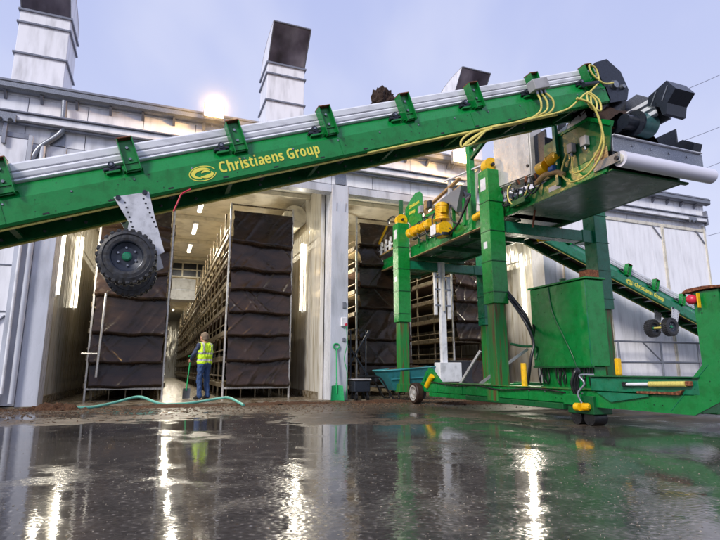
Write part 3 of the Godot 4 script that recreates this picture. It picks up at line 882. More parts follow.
func conveyor(at: Vector3, ang: float, u0: float, u1: float, head: float, wu: float, wv: float, axle: float, logo_u: float, text_u: float, label: String, brs: Array, mat: Material, wr: float) -> Node3D:
	# local axes: x along the belt, y across it, z towards the viewer; front side at z = 0
	var t := thing("belt_conveyor", label, "conveyor", at, "belt conveyors")
	t.rotation_degrees.z = ang
	var B := -0.74
	for s in [[0.0, 1.0, "side_beam"], [B, -1.0, "side_beam"]]:
		var z: float = s[0]
		var d: float = s[1]
		var sec := []
		for p in [[-0.115, 0.655], [-0.10, 0.66], [0.0, 0.478], [0.0, 0.24], [-0.022, 0.215], [-0.10, 0.215], [-0.10, 0.225], [-0.03, 0.235], [-0.016, 0.25], [-0.016, 0.472]]:
			sec.append(Vector2(z + p[0] * d, p[1]))
		lp(t, "side_beam", GX().prism(sec, u0, u1), mat)
		# inner return of the beam, seen from below
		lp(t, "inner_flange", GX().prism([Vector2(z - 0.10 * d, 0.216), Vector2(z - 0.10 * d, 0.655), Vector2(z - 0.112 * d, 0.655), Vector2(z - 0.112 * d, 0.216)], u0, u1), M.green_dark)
		# side boards: three ribbed aluminium strips
		for r in [[0.664, 0.700], [0.712, 0.775], [0.785, 0.876]]:
			var sr := [Vector2(z - 0.10 * d, r[0]), Vector2(z - 0.075 * d, r[0] + 0.008), Vector2(z - 0.066 * d, r[1] - 0.02), Vector2(z - 0.078 * d, r[1]), Vector2(z - 0.12 * d, r[1]), Vector2(z - 0.12 * d, r[0])]
			lp(t, "side_rail", GX().prism(sr, u0, u1), M.alu)
		lp(t, "side_board", GX().prism([Vector2(z - 0.121 * d, 0.66), Vector2(z - 0.121 * d, 0.885), Vector2(z - 0.135 * d, 0.885), Vector2(z - 0.135 * d, 0.66)], u0, u1), M.alu)
		lp(t, "cable", G().tube([Vector3(u0, 0.198, z - 0.06 * d), Vector3((u0 + u1) * 0.5, 0.203, z - 0.06 * d), Vector3(u1 - 1.2, 0.198, z - 0.06 * d)], 0.013, 6), M.yellow_hose)
		# upright brackets that hold the boards
		var bk := G()
		bk.box(Vector3(0, 0.70, z + 0.012 * d), Vector3(0.15, 0.36, 0.012), 0.003)
		bk.box(Vector3(-0.075, 0.70, z + 0.005 * d), Vector3(0.012, 0.38, 0.15), 0.003)
		bk.box(Vector3(0.075, 0.70, z + 0.005 * d), Vector3(0.012, 0.38, 0.15), 0.003)
		bk.box(Vector3(0, 0.62, z + 0.006 * d), Vector3(0.13, 0.02, 0.05), 0.003)
		bk.box(Vector3(0, 0.54, z - 0.02 * d), Vector3(0.2, 0.012, 0.12), 0.003)
		var bm := bk.mesh()
		var cap := G().box(Vector3.ZERO, Vector3(0.165, 0.014, 0.16), 0.004).mesh()
		var bolt := G().cyl(Vector3(0, 0, 0), Vector3(0, 0, 0.02 * d), 0.02, 0.017, 6).mesh()
		var bolt_in := G().cyl(Vector3(0, 0, 0), Vector3(0, 0, -0.015 * d), 0.02, 0.017, 6).mesh()
		for u in brs:
			var o := partm(t, "bracket", bm, M.green, Vector3(u, 0, 0), true)
			partm(o, "cap", cap, M.rust, Vector3(0, 0.894, z + 0.0 * d), true)
			for bv in [0.66, 0.79]:
				partm(o, "bolt", bolt, M.steel, Vector3(0.0, bv, z + 0.018 * d), true)
			var be := G()
			be.cyl(Vector3(u - 0.20, 0.64, z - 0.08 * d), Vector3(u - 0.20, 0.64, z + 0.02 * d), 0.045, 0.036, 14)
			be.box(Vector3(u - 0.20, 0.605, z - 0.03 * d), Vector3(0.19, 0.035, 0.07), 0.012)
			be.box(Vector3(u - 0.20, 0.58, z - 0.02 * d), Vector3(0.09, 0.05, 0.05), 0.012)
			var bo := lp(t, "bearing", be, M.black_metal)
			lp(bo, "grease_cap", G().cyl(Vector3(u - 0.20, 0.64, z + 0.02 * d), Vector3(u - 0.20, 0.64, z + 0.032 * d), 0.02, 0.016, 10), M.steel)
			lp(t, "foot_plate", G().box(Vector3(u - 0.20, 0.565, z - 0.03 * d), Vector3(0.15, 0.025, 0.08), 0.005), M.green)
		var slot := G().box(Vector3.ZERO, Vector3(0.06, 0.018, 0.004), 0.001).mesh()
		var stud := G().cyl(Vector3.ZERO, Vector3(0, 0, 0.008 * d), 0.013, 0.010, 8).mesh()
		var su := u0 + 0.5
		while su < u1 - 0.2:
			partm(t, "slot", slot, M.black, Vector3(su, 0.262, z + 0.001 * d), true)
			partm(t, "stud", stud, M.steel, Vector3(su + 0.28, 0.44, z), true)
			su += 0.62
		for wu2 in [-3.9, -1.5, 0.95 + 1.3, 4.4]:
			if wu2 > u0 and wu2 < u1:
				lp(t, "weld_seam", G().bar(Vector3(wu2, 0.245, z + 0.001 * d), Vector3(wu2 + 0.004, 0.474, z + 0.001 * d), 0.012, 0.005), mat)
		var u := u0 + 0.3
		while u < u1 - 0.3:
			partm(t, "bolt", bolt_in, M.steel, Vector3(u, 0.27, z - 0.112 * d), true)
			u += 0.42
	# belt, its rollers and the tray below
	lp(t, "belt", G().box(Vector3((u0 + u1) * 0.5, 0.64, B * 0.5), Vector3(u1 - u0, 0.02, 0.50), 0.005), M.black)
	lp(t, "return_belt", G().box(Vector3((u0 + u1) * 0.5, 0.40, B * 0.5), Vector3(u1 - u0, 0.012, 0.49), 0.004), M.brown_under)
	var u := u0 + 0.5
	while u < u1 - 0.4:
		lp(t, "cross_member", G().box(Vector3(u, 0.26, B * 0.5), Vector3(0.06, 0.05, 0.51), 0.006), M.green_dark)
		lp(t, "return_roller", G().cyl(Vector3(u + 0.5, 0.36, B + 0.12), Vector3(u + 0.5, 0.36, -0.12), 0.045, -1, 12), M.steel)
		u += 1.15
	# head drum, cover and rubber skirts
	lp(t, "drum", G().cyl(Vector3(head - 0.22, 0.48, -0.12), Vector3(head - 0.22, 0.48, B + 0.12), 0.17, -1, 22), M.black_metal)
	var cov := [Vector2(u1 - 0.03, 0.93), Vector2(head - 0.16, 0.955), Vector2(head + 0.06, 0.70), Vector2(head + 0.09, 0.36), Vector2(head - 0.03, 0.19), Vector2(u1 - 0.03, 0.20)]
	for cz in [[-0.03, 0.0], [B, B + 0.03]]:
		lp(t, "head_cover", G().prism(cov, cz[0], cz[1]), M.black_metal)
	var top := G()
	for i in 3:
		var p: Vector2 = cov[i]
		var q: Vector2 = cov[i + 1]
		top.bar(Vector3(p.x, p.y - 0.01, B * 0.5), Vector3(q.x, q.y - 0.01, B * 0.5), absf(B) - 0.062, 0.012, 0.003)
	lp(t, "head_cover", top, M.black_metal)
	for hb in [[head - 0.22, 0.48, 0.09], [head - 0.05, 0.42, 0.05]]:
		lp(t, "drum_bearing", G().cyl(Vector3(hb[0], hb[1], 0.001), Vector3(hb[0], hb[1], 0.05), hb[2], hb[2] * 0.7, 16), M.galv)
	# axle, struts and wheels
	var wp := Vector3(wu, wv, 0)
	for z in [-0.07, -0.07 - axle]:
		var st := G().prism([Vector2(wu + 0.05, 0.285), Vector2(wu + 0.405, 0.265), Vector2(wu + 0.385, 0.0), Vector2(wu + 0.37, -0.42), Vector2(wu + 0.19, -0.46), Vector2(wu - 0.06, wv - 0.05), Vector2(wu - 0.02, wv + 0.1), Vector2(wu + 0.12, -0.02)], z + 0.075, z + 0.095)
		var sn := lp(t, "strut", st, M.alu_plate)
		for c in [[wu + 0.14, 0.2, 0.0], [wu + 0.33, 0.2, 0.02]]:
			for i in 7:
				var q := Vector3(c[0] + c[2] * i * 0.3, c[1] - i * 0.055, z + 0.0955)
				lp(sn, "hole", G().cyl(q, q + Vector3(0, 0, 0.002), 0.011, -1, 8), M.black)
		for c in [wu + 0.09, wu + 0.36]:
			lp(sn, "bolt", G().cyl(Vector3(c, 0.262, z + 0.09), Vector3(c, 0.262, z + 0.13), 0.03, 0.025, 6), M.black_metal)
		wheel(t, "wheel", Vector3(wu, wv, z + 0.17), wr, 0.2, M.black_metal, M.teal)
	lp(t, "axle", G().cyl(Vector3(wu, wv, 0.0), Vector3(wu, wv, -0.05 - axle), 0.04), M.yellow_hose)
	lp(t, "axle_brace", G().bar(Vector3(wu + 0.2, -0.2, 0.0), Vector3(wu + 0.2, -0.2, -axle), 0.05, 0.05), M.yellow_hose)
	# printed words
	var tx := partm(t, "lettering", text_mesh("Christiaens Group", 0.150, 1.25), M.lettering, Vector3(text_u, 0.285, 0.002), true)
	var bb := tx.get_aabb()
	tx.scale = Vector3(1.27 / maxf(bb.size.x, 0.1), 0.185 / maxf(bb.size.y, 0.05), 1)
	tx.position = Vector3(text_u - bb.position.x * tx.scale.x, 0.275 - bb.position.y * tx.scale.y, 0.003)
	lp(t, "emblem", emblem(Vector3(logo_u + 0.15, 0.355, 0.001), 0.15, 0.085), M.lettering)
	return t

func build_conveyors() -> void:
	var br := []
	for i in 11: br.append(-5.0 + i * 1.198 - 0.01)
	var c := conveyor(Vector3(0, 2.502, -5.8), 20.08, -6.6, 7.28, 7.70, -0.54, -0.40, 0.93, 0.33, 0.68, "long green belt conveyor slanting across the front, its tyres lifted off the ground", br, M.green, 0.29)
	# switch box and its yellow cables near the head
	var jb := lp(c, "junction_box", G().box(Vector3(5.72, 0.66, 0.11), Vector3(0.30, 0.17, 0.17), 0.015), M.grey_box)
	for i in 3:
		lp(jb, "gland", G().cyl(Vector3(5.64 + i * 0.08, 0.58, 0.12), Vector3(5.64 + i * 0.08, 0.52, 0.12), 0.022, -1, 8), M.steel)
	for w in [
		[Vector3(5.64, 0.52, 0.12), Vector3(5.62, 0.36, 0.14), Vector3(5.55, 0.24, 0.10), Vector3(5.2, 0.16, 0.06), Vector3(4.6, 0.16, 0.05), Vector3(4.35, 0.12, 0.07), Vector3(4.1, 0.04, 0.09), Vector3(3.98, -0.02, 0.09), Vector3(4.02, 0.08, 0.09), Vector3(4.3, 0.17, 0.06), Vector3(4.8, 0.2, 0.04)],
		[Vector3(5.72, 0.52, 0.12), Vector3(5.74, 0.34, 0.14), Vector3(5.62, 0.22, 0.10), Vector3(5.0, 0.18, 0.05), Vector3(4.4, 0.18, 0.05), Vector3(3.6, 0.2, 0.0), Vector3(2.6, 0.21, -0.03)],
		[Vector3(5.80, 0.52, 0.12), Vector3(5.86, 0.36, 0.15), Vector3(5.78, 0.22, 0.10), Vector3(5.3, 0.17, 0.08), Vector3(4.5, 0.14, 0.08), Vector3(4.05, 0.0, 0.1), Vector3(4.18, 0.0, 0.1), Vector3(4.5, 0.15, 0.08)],
		[Vector3(4.6, 0.17, 0.09), Vector3(5.4, 0.17, 0.10), Vector3(6.1, 0.20, 0.10), Vector3(6.45, 0.32, 0.10), Vector3(6.68, 0.40, 0.09), Vector3(6.78, 0.25, 0.12), Vector3(6.7, 0.08, 0.13), Vector3(6.6, 0.2, 0.12), Vector3(6.72, 0.42, 0.08), Vector3(6.84, 0.24, 0.13), Vector3(6.78, 0.06, 0.14), Vector3(6.66, 0.18, 0.12), Vector3(6.82, 0.44, 0.07)],
		[Vector3(6.78, 0.42, 0.08), Vector3(7.05, 0.56, 0.08), Vector3(7.1, 0.78, 0.08), Vector3(6.98, 0.86, 0.08), Vector3(6.98, 0.7, 0.08), Vector3(7.15, 0.52, 0.08), Vector3(7.4, 0.5, 0.06)]]:
		lp(c, "cable", G().tube(spl(w, 8), 0.016, 7), M.yellow_hose)
	lp(c, "sensor", G().cyl(Vector3(6.72, 0.56, 0.06), Vector3(7.05, 0.55, 0.06), 0.04), M.black_metal)
	lp(c, "skirt", G().sheet(14, 8, func(a: float, b: float): return Vector3(lerpf(6.95, 7.7, a) + 0.03 * sin(b * 9.0), 0.30 - b * 0.42 + 0.03 * sin(a * 11.0), -0.10 + 0.03 * sin(a * 7.0 + b * 5.0)), Vector3(0, 0, 1)), M.black)
	lp(c, "skirt", G().sheet(14, 8, func(a: float, b: float): return Vector3(7.5 - b * 0.2 + 0.03 * sin(a * 9.0), 0.30 - b * 0.42, lerpf(-0.1, -0.85, a)), Vector3(1, 0, 0)), M.black)
	lp(c, "red_cable", G().tube(spl([Vector3(0.30, 0.205, 0.0), Vector3(0.19, 0.17, 0.01), Vector3(0.13, 0.10, 0.01), Vector3(0.05, 0.0, 0.0)]), 0.010, 6), M.red)
	var br2 := []
	for i in 9: br2.append(-4.4 + i * 1.198)
	conveyor2(br2)
	# dark compost riding up the belt and falling from the head
	var g := G()
	var f := FastNoiseLite.new(); f.seed = 8; f.frequency = 4.0
	g.sheet(48, 30, func(a: float, b: float):
		var d := Vector3(sin(PI * b) * cos(TAU * a), cos(PI * b), sin(PI * b) * sin(TAU * a))
		var r := 1.0 + f.get_noise_3dv(d * 0.3) * 0.5 + f.get_noise_3dv(d * 1.5) * 0.28 + f.get_noise_3dv(d * 4.0) * 0.12
		return Vector3(2.74, 4.55, -6.18) + d * r * Vector3(0.16, 0.22, 0.17), Vector3.ONE)
	var cl := part(self, "compost_clump", g, M.compost_wet)
	tag(cl, "dark brown clump of compost riding on the slanting front belt", "compost")

func conveyor2(br: Array) -> Node3D:
	return conveyor(Vector3(14, 2.92, -11.6), -20.0, -4.9, 7.4, 7.9, 1.135, -0.43, 0.62, -0.80, -0.44, "green belt conveyor sloping down to the right before the closed white doors, two small wheels", br, M.teal, 0.29)

# ---------------------------------------------------------------- the filling machine
func geared_motor(par: Node3D, at: Vector3, axis: Vector3, r: float, l: float) -> void:
	var d := axis.normalized()
	var g := G()
	g.cyl(at, at + d * l, r, -1, 18)
	g.cyl(at + d * l, at + d * (l + r * 0.35), r * 0.97, r * 0.6, 18)
	g.cyl(at - d * r * 0.15, at, r * 1.2, -1, 18)
	var side := d.cross(Vector3(0.3, 0.2, 1)).normalized()
	var m := part(par, "motor", g, M.yellow)
	part(m, "gearbox", G().cyl(at - d * r * 1.7 - Vector3(0, 0, r * 0.9), at - d * r * 1.7 + Vector3(0, 0, r * 0.9), r * 1.15, -1, 18), M.yellow)
	part(m, "terminal_box", G().box(at + d * l * 0.5 + Vector3(-r * 0.4, 0, r * 1.05), Vector3(r * 0.9, r * 0.9, r * 0.55), 0.015), M.yellow)
	for i in 7:
		var q := at + d * l * (0.12 + i * 0.12)
		part(m, "fin", G().cyl(q, q + d * l * 0.03, r * 1.07, -1, 18), M.yellow)

func build_filler() -> void:
	var t := thing("filling_machine", "big green filling machine on posts with white roller, motors and raised belt", "machine", Vector3(7.3, 0, -8.3))
	var XL := 6.45
	var XR := 8.12
	# telescopic posts
	for p in [[6.0, -8.60, 6.36, -8.28], [6.0, -12.85, 6.36, -12.53], [8.75, -8.60, 9.11, -8.28], [8.75, -12.85, 9.11, -12.53]]:
		var top := 4.86 if p[0] < 7.0 else 4.3
		var o := part(t, "post", G().span(Vector3(p[0], 2.08, p[1]), Vector3(p[2], top, p[3] + 0.02), 0.012), M.green_post if p[0] < 7.0 else M.teal)
		part(o, "lower_post", G().span(Vector3(p[0] + 0.045, 0.25, p[1] + 0.04), Vector3(p[2] - 0.045, 2.3, p[3] - 0.03), 0.01), M.green_worn)
		var y := 2.3
		while y < top - 0.1:
			part(o, "collar", G().span(Vector3(p[0] - 0.008, y, p[1] - 0.008), Vector3(p[2] + 0.012, y + 0.018, p[3] + 0.035), 0.004), M.green_dark if p[0] < 7.0 else M.teal)
			y += 0.62
		part(o, "foot", G().span(Vector3(p[0] - 0.01, 0.22, p[1] - 0.01), Vector3(p[2] + 0.01, 0.44, p[3] + 0.01), 0.01), M.green_worn)
		if p[0] < 7.0:
			var xm: float = p[0] + 0.18
			part(o, "pulley", G().cyl(Vector3(xm, 4.98, p[3] - 0.22), Vector3(xm, 4.98, p[3] - 0.06), 0.165, -1, 24), M.yellow)
			part(o, "pulley_pin", G().cyl(Vector3(xm, 4.98, p[3] - 0.26), Vector3(xm, 4.98, p[3] + 0.0), 0.035, -1, 12), M.black_metal)
			part(o, "pulley_cheek", G().span(Vector3(xm - 0.13, 4.855, p[3] - 0.27), Vector3(xm + 0.13, 5.03, p[3] - 0.235), 0.01), M.green_dark)
			part(o, "label_plate", G().span(Vector3(p[0] - 0.004, 4.42, p[1] + 0.08), Vector3(p[0] + 0.002, 4.68, p[3] - 0.06), 0.001), M.white)
			part(o, "label_plate", G().span(Vector3(p[0] - 0.004, 3.2, p[1] + 0.1), Vector3(p[0] + 0.002, 3.34, p[3] - 0.1), 0.001), M.white)
	# raised belt body
	part(t, "side_frame", G().span(Vector3(XL, 3.9, -16.4), Vector3(XL + 0.07, 4.22, -5.75), 0.01), M.green)
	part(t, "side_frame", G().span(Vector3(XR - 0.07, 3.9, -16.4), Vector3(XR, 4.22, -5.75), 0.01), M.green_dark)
	part(t, "side_lip", G().span(Vector3(XL - 0.035, 3.88, -16.4), Vector3(XL + 0.06, 3.898, -8.35), 0.004), M.wood)
	part(t, "side_lip", G().span(Vector3(XL - 0.03, 3.88, -8.2), Vector3(XL + 0.06, 3.898, -5.8), 0.004), M.green)
	part(t, "bottom_plate", G().span(Vector3(XL + 0.071, 3.90, -8.1), Vector3(XR - 0.072, 3.915, -5.7), 0.003), M.belt_under)
	for i in 6:
		var z := -8.5 - i * 1.32
		part(t, "bottom_plate", G().span(Vector3(XL + 0.071, 3.95, z - 1.25), Vector3(XR - 0.072, 3.962, z), 0.003), M.belt_under)
		part(t, "cross_member", G().span(Vector3(XL + 0.071, 3.80, z - 1.30), Vector3(XR - 0.072, 3.92, z - 1.24), 0.006), M.green_dark)
		part(t, "stringer", G().span(Vector3(XL + 0.5 + 0.1 * (i % 2), 3.89, z - 1.235), Vector3(XL + 0.54 + 0.1 * (i % 2), 3.945, z - 0.02), 0.006), M.green_dark)
	part(t, "bed_belt", G().span(Vector3(XL + 0.08, 4.1, -16.3), Vector3(XR - 0.08, 4.13, -5.6), 0.006), M.black)
	for z in [[-8.56, 3.56], [-12.75, 3.56]]:
		part(t, "cross_beam", G().span(Vector3(6.37, z[1], z[0] - 0.02), Vector3(8.74, z[1] + 0.24, z[0] + 0.22), 0.01), M.teal)
		part(t, "beam_end_plate", G().span(Vector3(8.46, z[1] - 0.02, z[0] - 0.03), Vector3(8.745, z[1] + 0.26, z[0] + 0.235), 0.008), M.teal)
	part(t, "hanging_rod", G().cyl(Vector3(6.75, 3.58, -7.9), Vector3(6.75, 3.92, -7.8), 0.02), M.rust)
	part(t, "spirit_roller", G().cyl(Vector3(7.6, 3.62, -8.75), Vector3(7.95, 3.66, -8.65), 0.06), M.yellow)
	# white roller at the near end
	var ro := part(t, "white_roller", G().cyl(Vector3(XL + 0.03, 4.02, -5.5), Vector3(8.52, 4.02, -5.5), 0.125, -1, 32), M.roller)
	part(ro, "roller_end", G().cyl(Vector3(XL - 0.005, 4.02, -5.5), Vector3(XL + 0.029, 4.02, -5.5), 0.075, -1, 20), M.cream)
	part(ro, "shaft", G().cyl(Vector3(XL - 0.07, 4.02, -5.5), Vector3(XL - 0.004, 4.02, -5.5), 0.035, -1, 12), M.black_metal)
	part(ro, "roller_bracket", G().span(Vector3(XL - 0.035, 3.96, -5.98), Vector3(XL - 0.005, 4.12, -5.46), 0.01), M.galv)
	part(t, "roller_gap_edge", G().span(Vector3(XL + 0.02, 3.89, -5.74), Vector3(8.2, 3.93, -5.66), 0.01), M.green_dark)
	# grey apron across the near end
	part(t, "apron", G().span(Vector3(XL + 0.04, 4.20, -5.66), Vector3(8.56, 4.46, -5.62), 0.008), M.galv)
	part(t, "apron_lip", G().span(Vector3(XL + 0.04, 4.462, -5.68), Vector3(8.52, 4.485, -5.58), 0.006), M.alu)
	part(t, "apron_floor", G().span(Vector3(XL + 0.1, 4.17, -6.4), Vector3(8.45, 4.195, -5.6), 0.005), M.black)
	part(t, "corner_plate", GX().prism([Vector2(-5.6, 4.49), Vector2(-5.55, 4.62), Vector2(-5.75, 4.76), Vector2(-6.6, 4.66), Vector2(-6.6, 4.49)], 8.3, 8.5), M.black_metal)
	for i in 4:
		part(t, "apron_bolt", G().cyl(Vector3(6.9 + i * 0.42, 4.36, -5.622), Vector3(6.9 + i * 0.42, 4.36, -5.605), 0.02, -1, 6), M.steel)
	# hopper walls below the falling compost
	part(t, "hopper_plate", GX().prism([Vector2(-7.1, 4.22), Vector2(-5.66, 4.22), Vector2(-5.58, 4.62), Vector2(-6.02, 4.90), Vector2(-7.1, 4.92)], XL, XL + 0.02), M.green_dark)
	part(t, "hopper_edge", GX().prism([Vector2(-5.60, 4.62), Vector2(-5.57, 4.70), Vector2(-6.0, 4.95), Vector2(-6.75, 4.97), Vector2(-6.75, 4.92), Vector2(-6.02, 4.90)], XL - 0.02, XL + 0.06), M.green)
	part(t, "hopper_plate", G().span(Vector3(XL + 0.02, 4.22, -7.12), Vector3(XR + 0.3, 5.1, -7.09)), M.black_metal)
	part(t, "hopper_plate", G().span(Vector3(XR + 0.25, 4.22, -7.1), Vector3(XR + 0.28, 5.05, -5.9)), M.black_metal)
	part(t, "mounting_plate", G().span(Vector3(XL - 0.03, 4.05, -5.95), Vector3(XL - 0.004, 4.3, -5.68)), M.wood)
	for z in [-6.38, -6.08]:
		var jb := part(t, "switch_box", G().box(Vector3(XL - 0.06, 4.55, z), Vector3(0.10, 0.17, 0.13), 0.012), M.grey_box)
		part(jb, "gland", G().cyl(Vector3(XL - 0.06, 4.4, z), Vector3(XL - 0.06, 4.47, z), 0.024, -1, 8), M.steel)
	part(t, "mast", G().span(Vector3(XL - 0.09, 4.0, -6.78), Vector3(XL - 0.02, 5.15, -6.70), 0.008), M.teal)
	part(t, "mast", G().span(Vector3(XL - 0.06, 3.9, -9.6), Vector3(XL + 0.08, 5.95, -9.46), 0.01), M.green_post)
	part(t, "mast_arm", G().bar(Vector3(XL, 5.6, -9.5), Vector3(XL + 0.1, 5.95, -8.9), 0.08, 0.08), M.green_dark)
	part(t, "mast_arm", G().span(Vector3(XL - 0.03, 5.86, -9.45), Vector3(XL + 0.12, 6.0, -8.3), 0.01), M.green_dark)
	for w in [
		[Vector3(5.86, 5.0, -5.66), Vector3(6.12, 4.93, -5.62), Vector3(6.28, 4.63, -5.63), Vector3(6.36, 4.3, -5.68), Vector3(6.35, 4.04, -5.86), Vector3(6.36, 3.93, -6.13), Vector3(6.37, 3.97, -6.46), Vector3(6.38, 4.21, -6.63), Vector3(6.39, 4.5, -6.5)],
		[Vector3(5.88, 5.02, -5.67), Vector3(6.16, 4.92, -5.64), Vector3(6.33, 4.6, -5.66), Vector3(6.36, 4.32, -5.75), Vector3(6.35, 4.1, -6.0), Vector3(6.36, 4.06, -6.2), Vector3(6.37, 4.12, -6.36), Vector3(6.39, 4.42, -6.38)],
		[Vector3(6.40, 4.5, -8.0), Vector3(6.32, 4.35, -8.05), Vector3(6.30, 4.1, -8.0), Vector3(6.34, 3.96, -7.8), Vector3(6.36, 4.1, -7.6), Vector3(6.4, 4.3, -7.5)]]:
		part(t, "cable", G().tube(spl(w, 8), 0.017, 7), M.yellow_hose)
	geared_motor(t, Vector3(6.36, 4.5, -6.88), Vector3(0.05, 0.12, 0.3), 0.10, 0.15)
	part(t, "coupling", G().cyl(Vector3(6.34, 4.33, -6.86), Vector3(6.34, 4.33, -6.74), 0.06, -1, 14), M.blue)
	part(t, "drive_arm", G().tube(spl([Vector3(6.36, 4.22, -7.25), Vector3(6.33, 4.28, -7.0), Vector3(6.36, 4.25, -6.75), Vector3(6.4, 4.15, -6.6)]), 0.05, 8), M.wood)
	part(t, "type_plate", G().span(Vector3(XL - 0.006, 3.98, -7.05), Vector3(XL - 0.001, 4.07, -6.75), 0.001), M.white)
	# electrical cabinet turned a little outwards
	var cb := G()
	cb.xf = Transform3D(Basis(Vector3.UP, deg_to_rad(11.0)), Vector3(6.36, 4.98, -7.92))
	cb.box(Vector3(0.18, 0.06, 0), Vector3(0.36, 1.16, 0.94), 0.015)
	var cab := part(t, "cabinet", cb, M.stainless)
	var dr := G(); dr.xf = cb.xf
	dr.box(Vector3(-0.012, 0.06, 0), Vector3(0.022, 1.10, 0.88), 0.008)
	part(cab, "cabinet_door", dr, M.stainless)
	for e in [[-0.38, -0.42], [0.40, -0.30]]:
		var lk := G(); lk.xf = cb.xf
		lk.cyl(Vector3(-0.024, e[1], e[0]), Vector3(-0.05, e[1], e[0]), 0.028, -1, 10)
		part(cab, "lock", lk, M.black)
	part(t, "grey_panel", G().span(Vector3(6.56, 4.3, -7.6), Vector3(6.60, 5.3, -7.16)), M.black_metal)
	# pipes, valves and clutter hanging below the cabinet
	var rng := RandomNumberGenerator.new(); rng.seed = 21
	for i in 14:
		var z := -8.3 + i * 0.085
		var p := Vector3(6.40 - rng.randf() * 0.06, 4.24 + rng.randf() * 0.14, z)
		part(t, "valve", G().cyl(p, p + Vector3(rng.randf_range(-0.05, 0.02), rng.randf_range(0.05, 0.13), rng.randf_range(-0.04, 0.04)), rng.randf_range(0.02, 0.045), -1, 9), [M.black, M.steel, M.grey_box, M.rust, M.black_metal][rng.randi() % 5])
	for i in 7:
		var z := -8.5 + i * 0.16
		part(t, "hydraulic_hose", G().tube(spl([Vector3(6.43, 4.3, z), Vector3(6.33, 4.15 - rng.randf() * 0.12, z + 0.08), Vector3(6.34, 4.05, z + 0.2), Vector3(6.42, 4.2, z + 0.34)]), 0.018, 6), M.black)
	part(t, "step_block", G().span(Vector3(6.30, 3.95, -8.0), Vector3(6.44, 4.08, -7.55), 0.02), M.green_dark)
	# machinery between the two left posts
	part(t, "wood_rail", G().bar(Vector3(6.46, 5.02, -12.0), Vector3(6.46, 5.32, -10.0), 0.09, 0.05), M.wood)
	part(t, "wood_rail", G().bar(Vector3(6.50, 4.86, -11.9), Vector3(6.50, 5.15, -10.0), 0.07, 0.05), M.wood)
	part(t, "wood_rail", G().bar(Vector3(6.40, 5.45, -10.6), Vector3(6.48, 5.30, -9.0), 0.05, 0.035), M.white)
	part(t, "wood_post", G().span(Vector3(6.42, 4.75, -11.75), Vector3(6.52, 5.3, -11.65)), M.wood)
	part(t, "wood_post", G().span(Vector3(6.42, 4.9, -10.5), Vector3(6.50, 5.5, -10.42)), M.rack_pale)
	part(t, "shield", GX().prism([Vector2(-9.3, 5.3), Vector2(-10.5, 5.05), Vector2(-10.7, 4.85), Vector2(-10.0, 4.3), Vector2(-9.75, 4.0), Vector2(-9.55, 4.2)], 6.52, 6.55), M.stainless)
	part(t, "shield_hood", GX().prism([Vector2(-9.7, 5.02), Vector2(-10.6, 4.98), Vector2(-10.95, 4.86), Vector2(-10.3, 4.78), Vector2(-9.95, 4.45)], 6.30, 6.518), M.galv)
	geared_motor(t, Vector3(6.24, 4.42, -10.5), Vector3(0, 1, 0), 0.165, 0.36)
	part(t, "motor_base", G().cyl(Vector3(6.24, 3.98, -10.5), Vector3(6.24, 4.05, -10.5), 0.19, -1, 18), M.black_metal)
	part(t, "guard", G().span(Vector3(6.02, 4.02, -10.72), Vector3(6.05, 4.28, -10.48), 0.01), M.white)
	geared_motor(t, Vector3(6.25, 4.5, -11.95), Vector3(0, 0, 1), 0.12, 0.24)
	geared_motor(t, Vector3(6.25, 4.48, -11.35), Vector3(0, 0, -1), 0.11, 0.2)
	for i in 6:
		var z := -12.1 + i * 0.45
		part(t, "frame_upright", G().span(Vector3(6.40, 4.1, z), Vector3(6.46, 4.82 - 0.03 * (i % 3), z + 0.07), 0.008), M.green_post)
	part(t, "frame_rail", G().span(Vector3(6.38, 4.78, -12.2), Vector3(6.45, 4.85, -9.9), 0.008), M.green_post)
	part(t, "drive_shaft", G().cyl(Vector3(6.28, 4.3, -12.1), Vector3(6.28, 4.32, -10.9), 0.035), M.black)
	for i in 5:
		var z := -11.9 + i * 0.42
		part(t, "hydraulic_hose", G().tube(spl([Vector3(6.36, 4.75, z), Vector3(6.22, 4.5 + rng.randf() * 0.2, z + 0.1), Vector3(6.24, 4.25, z + 0.18), Vector3(6.38, 4.15, z + 0.3)]), 0.02, 6), M.black)
	for i in 4:
		part(t, "hydraulic_hose", G().tube(spl([Vector3(6.36, 4.9 - i * 0.04, -9.7), Vector3(6.2, 4.6, -9.35 + i * 0.05), Vector3(6.2, 4.25, -9.55), Vector3(6.25, 4.08, -9.9), Vector3(6.36, 4.02, -10.4 - i * 0.1)]), 0.024, 6), M.black if i % 2 else M.black_metal)
	part(t, "spare_roller", G().cyl(Vector3(6.36, 4.12, -9.3), Vector3(6.36, 4.16, -8.9), 0.08, -1, 14), M.yellow)
	# tall green plate with yellow words, small boxes and post
	var lg := part(t, "name_plate", GX().prism([Vector2(-12.35, 4.75), Vector2(-11.75, 4.75), Vector2(-11.72, 5.48), Vector2(-11.85, 5.60), Vector2(-12.1, 5.64), Vector2(-12.4, 5.54), Vector2(-12.75, 5.35), Vector2(-12.75, 5.05)], 6.36, 6.38), M.green_post)
	for ln in [["Christiaens", 5.25], ["Group", 5.07]]:
		var tx := partm(lg, "lettering", text_mesh(ln[0], 0.1, 0.5), M.lettering, Vector3.ZERO, true)
		var bb := tx.get_aabb()
		var k: float = (0.62 if ln[0] != "Group" else 0.36) / bb.size.x
		tx.transform = Transform3D(Basis(Vector3(0, 1, 0), -PI * 0.5).scaled_local(Vector3(k, k * 1.1, 1)), Vector3(6.354, ln[1], -12.5))
	part(t, "switch_box", G().box(Vector3(6.26, 5.0, -11.62), Vector3(0.1, 0.2, 0.14), 0.012), M.grey_box)
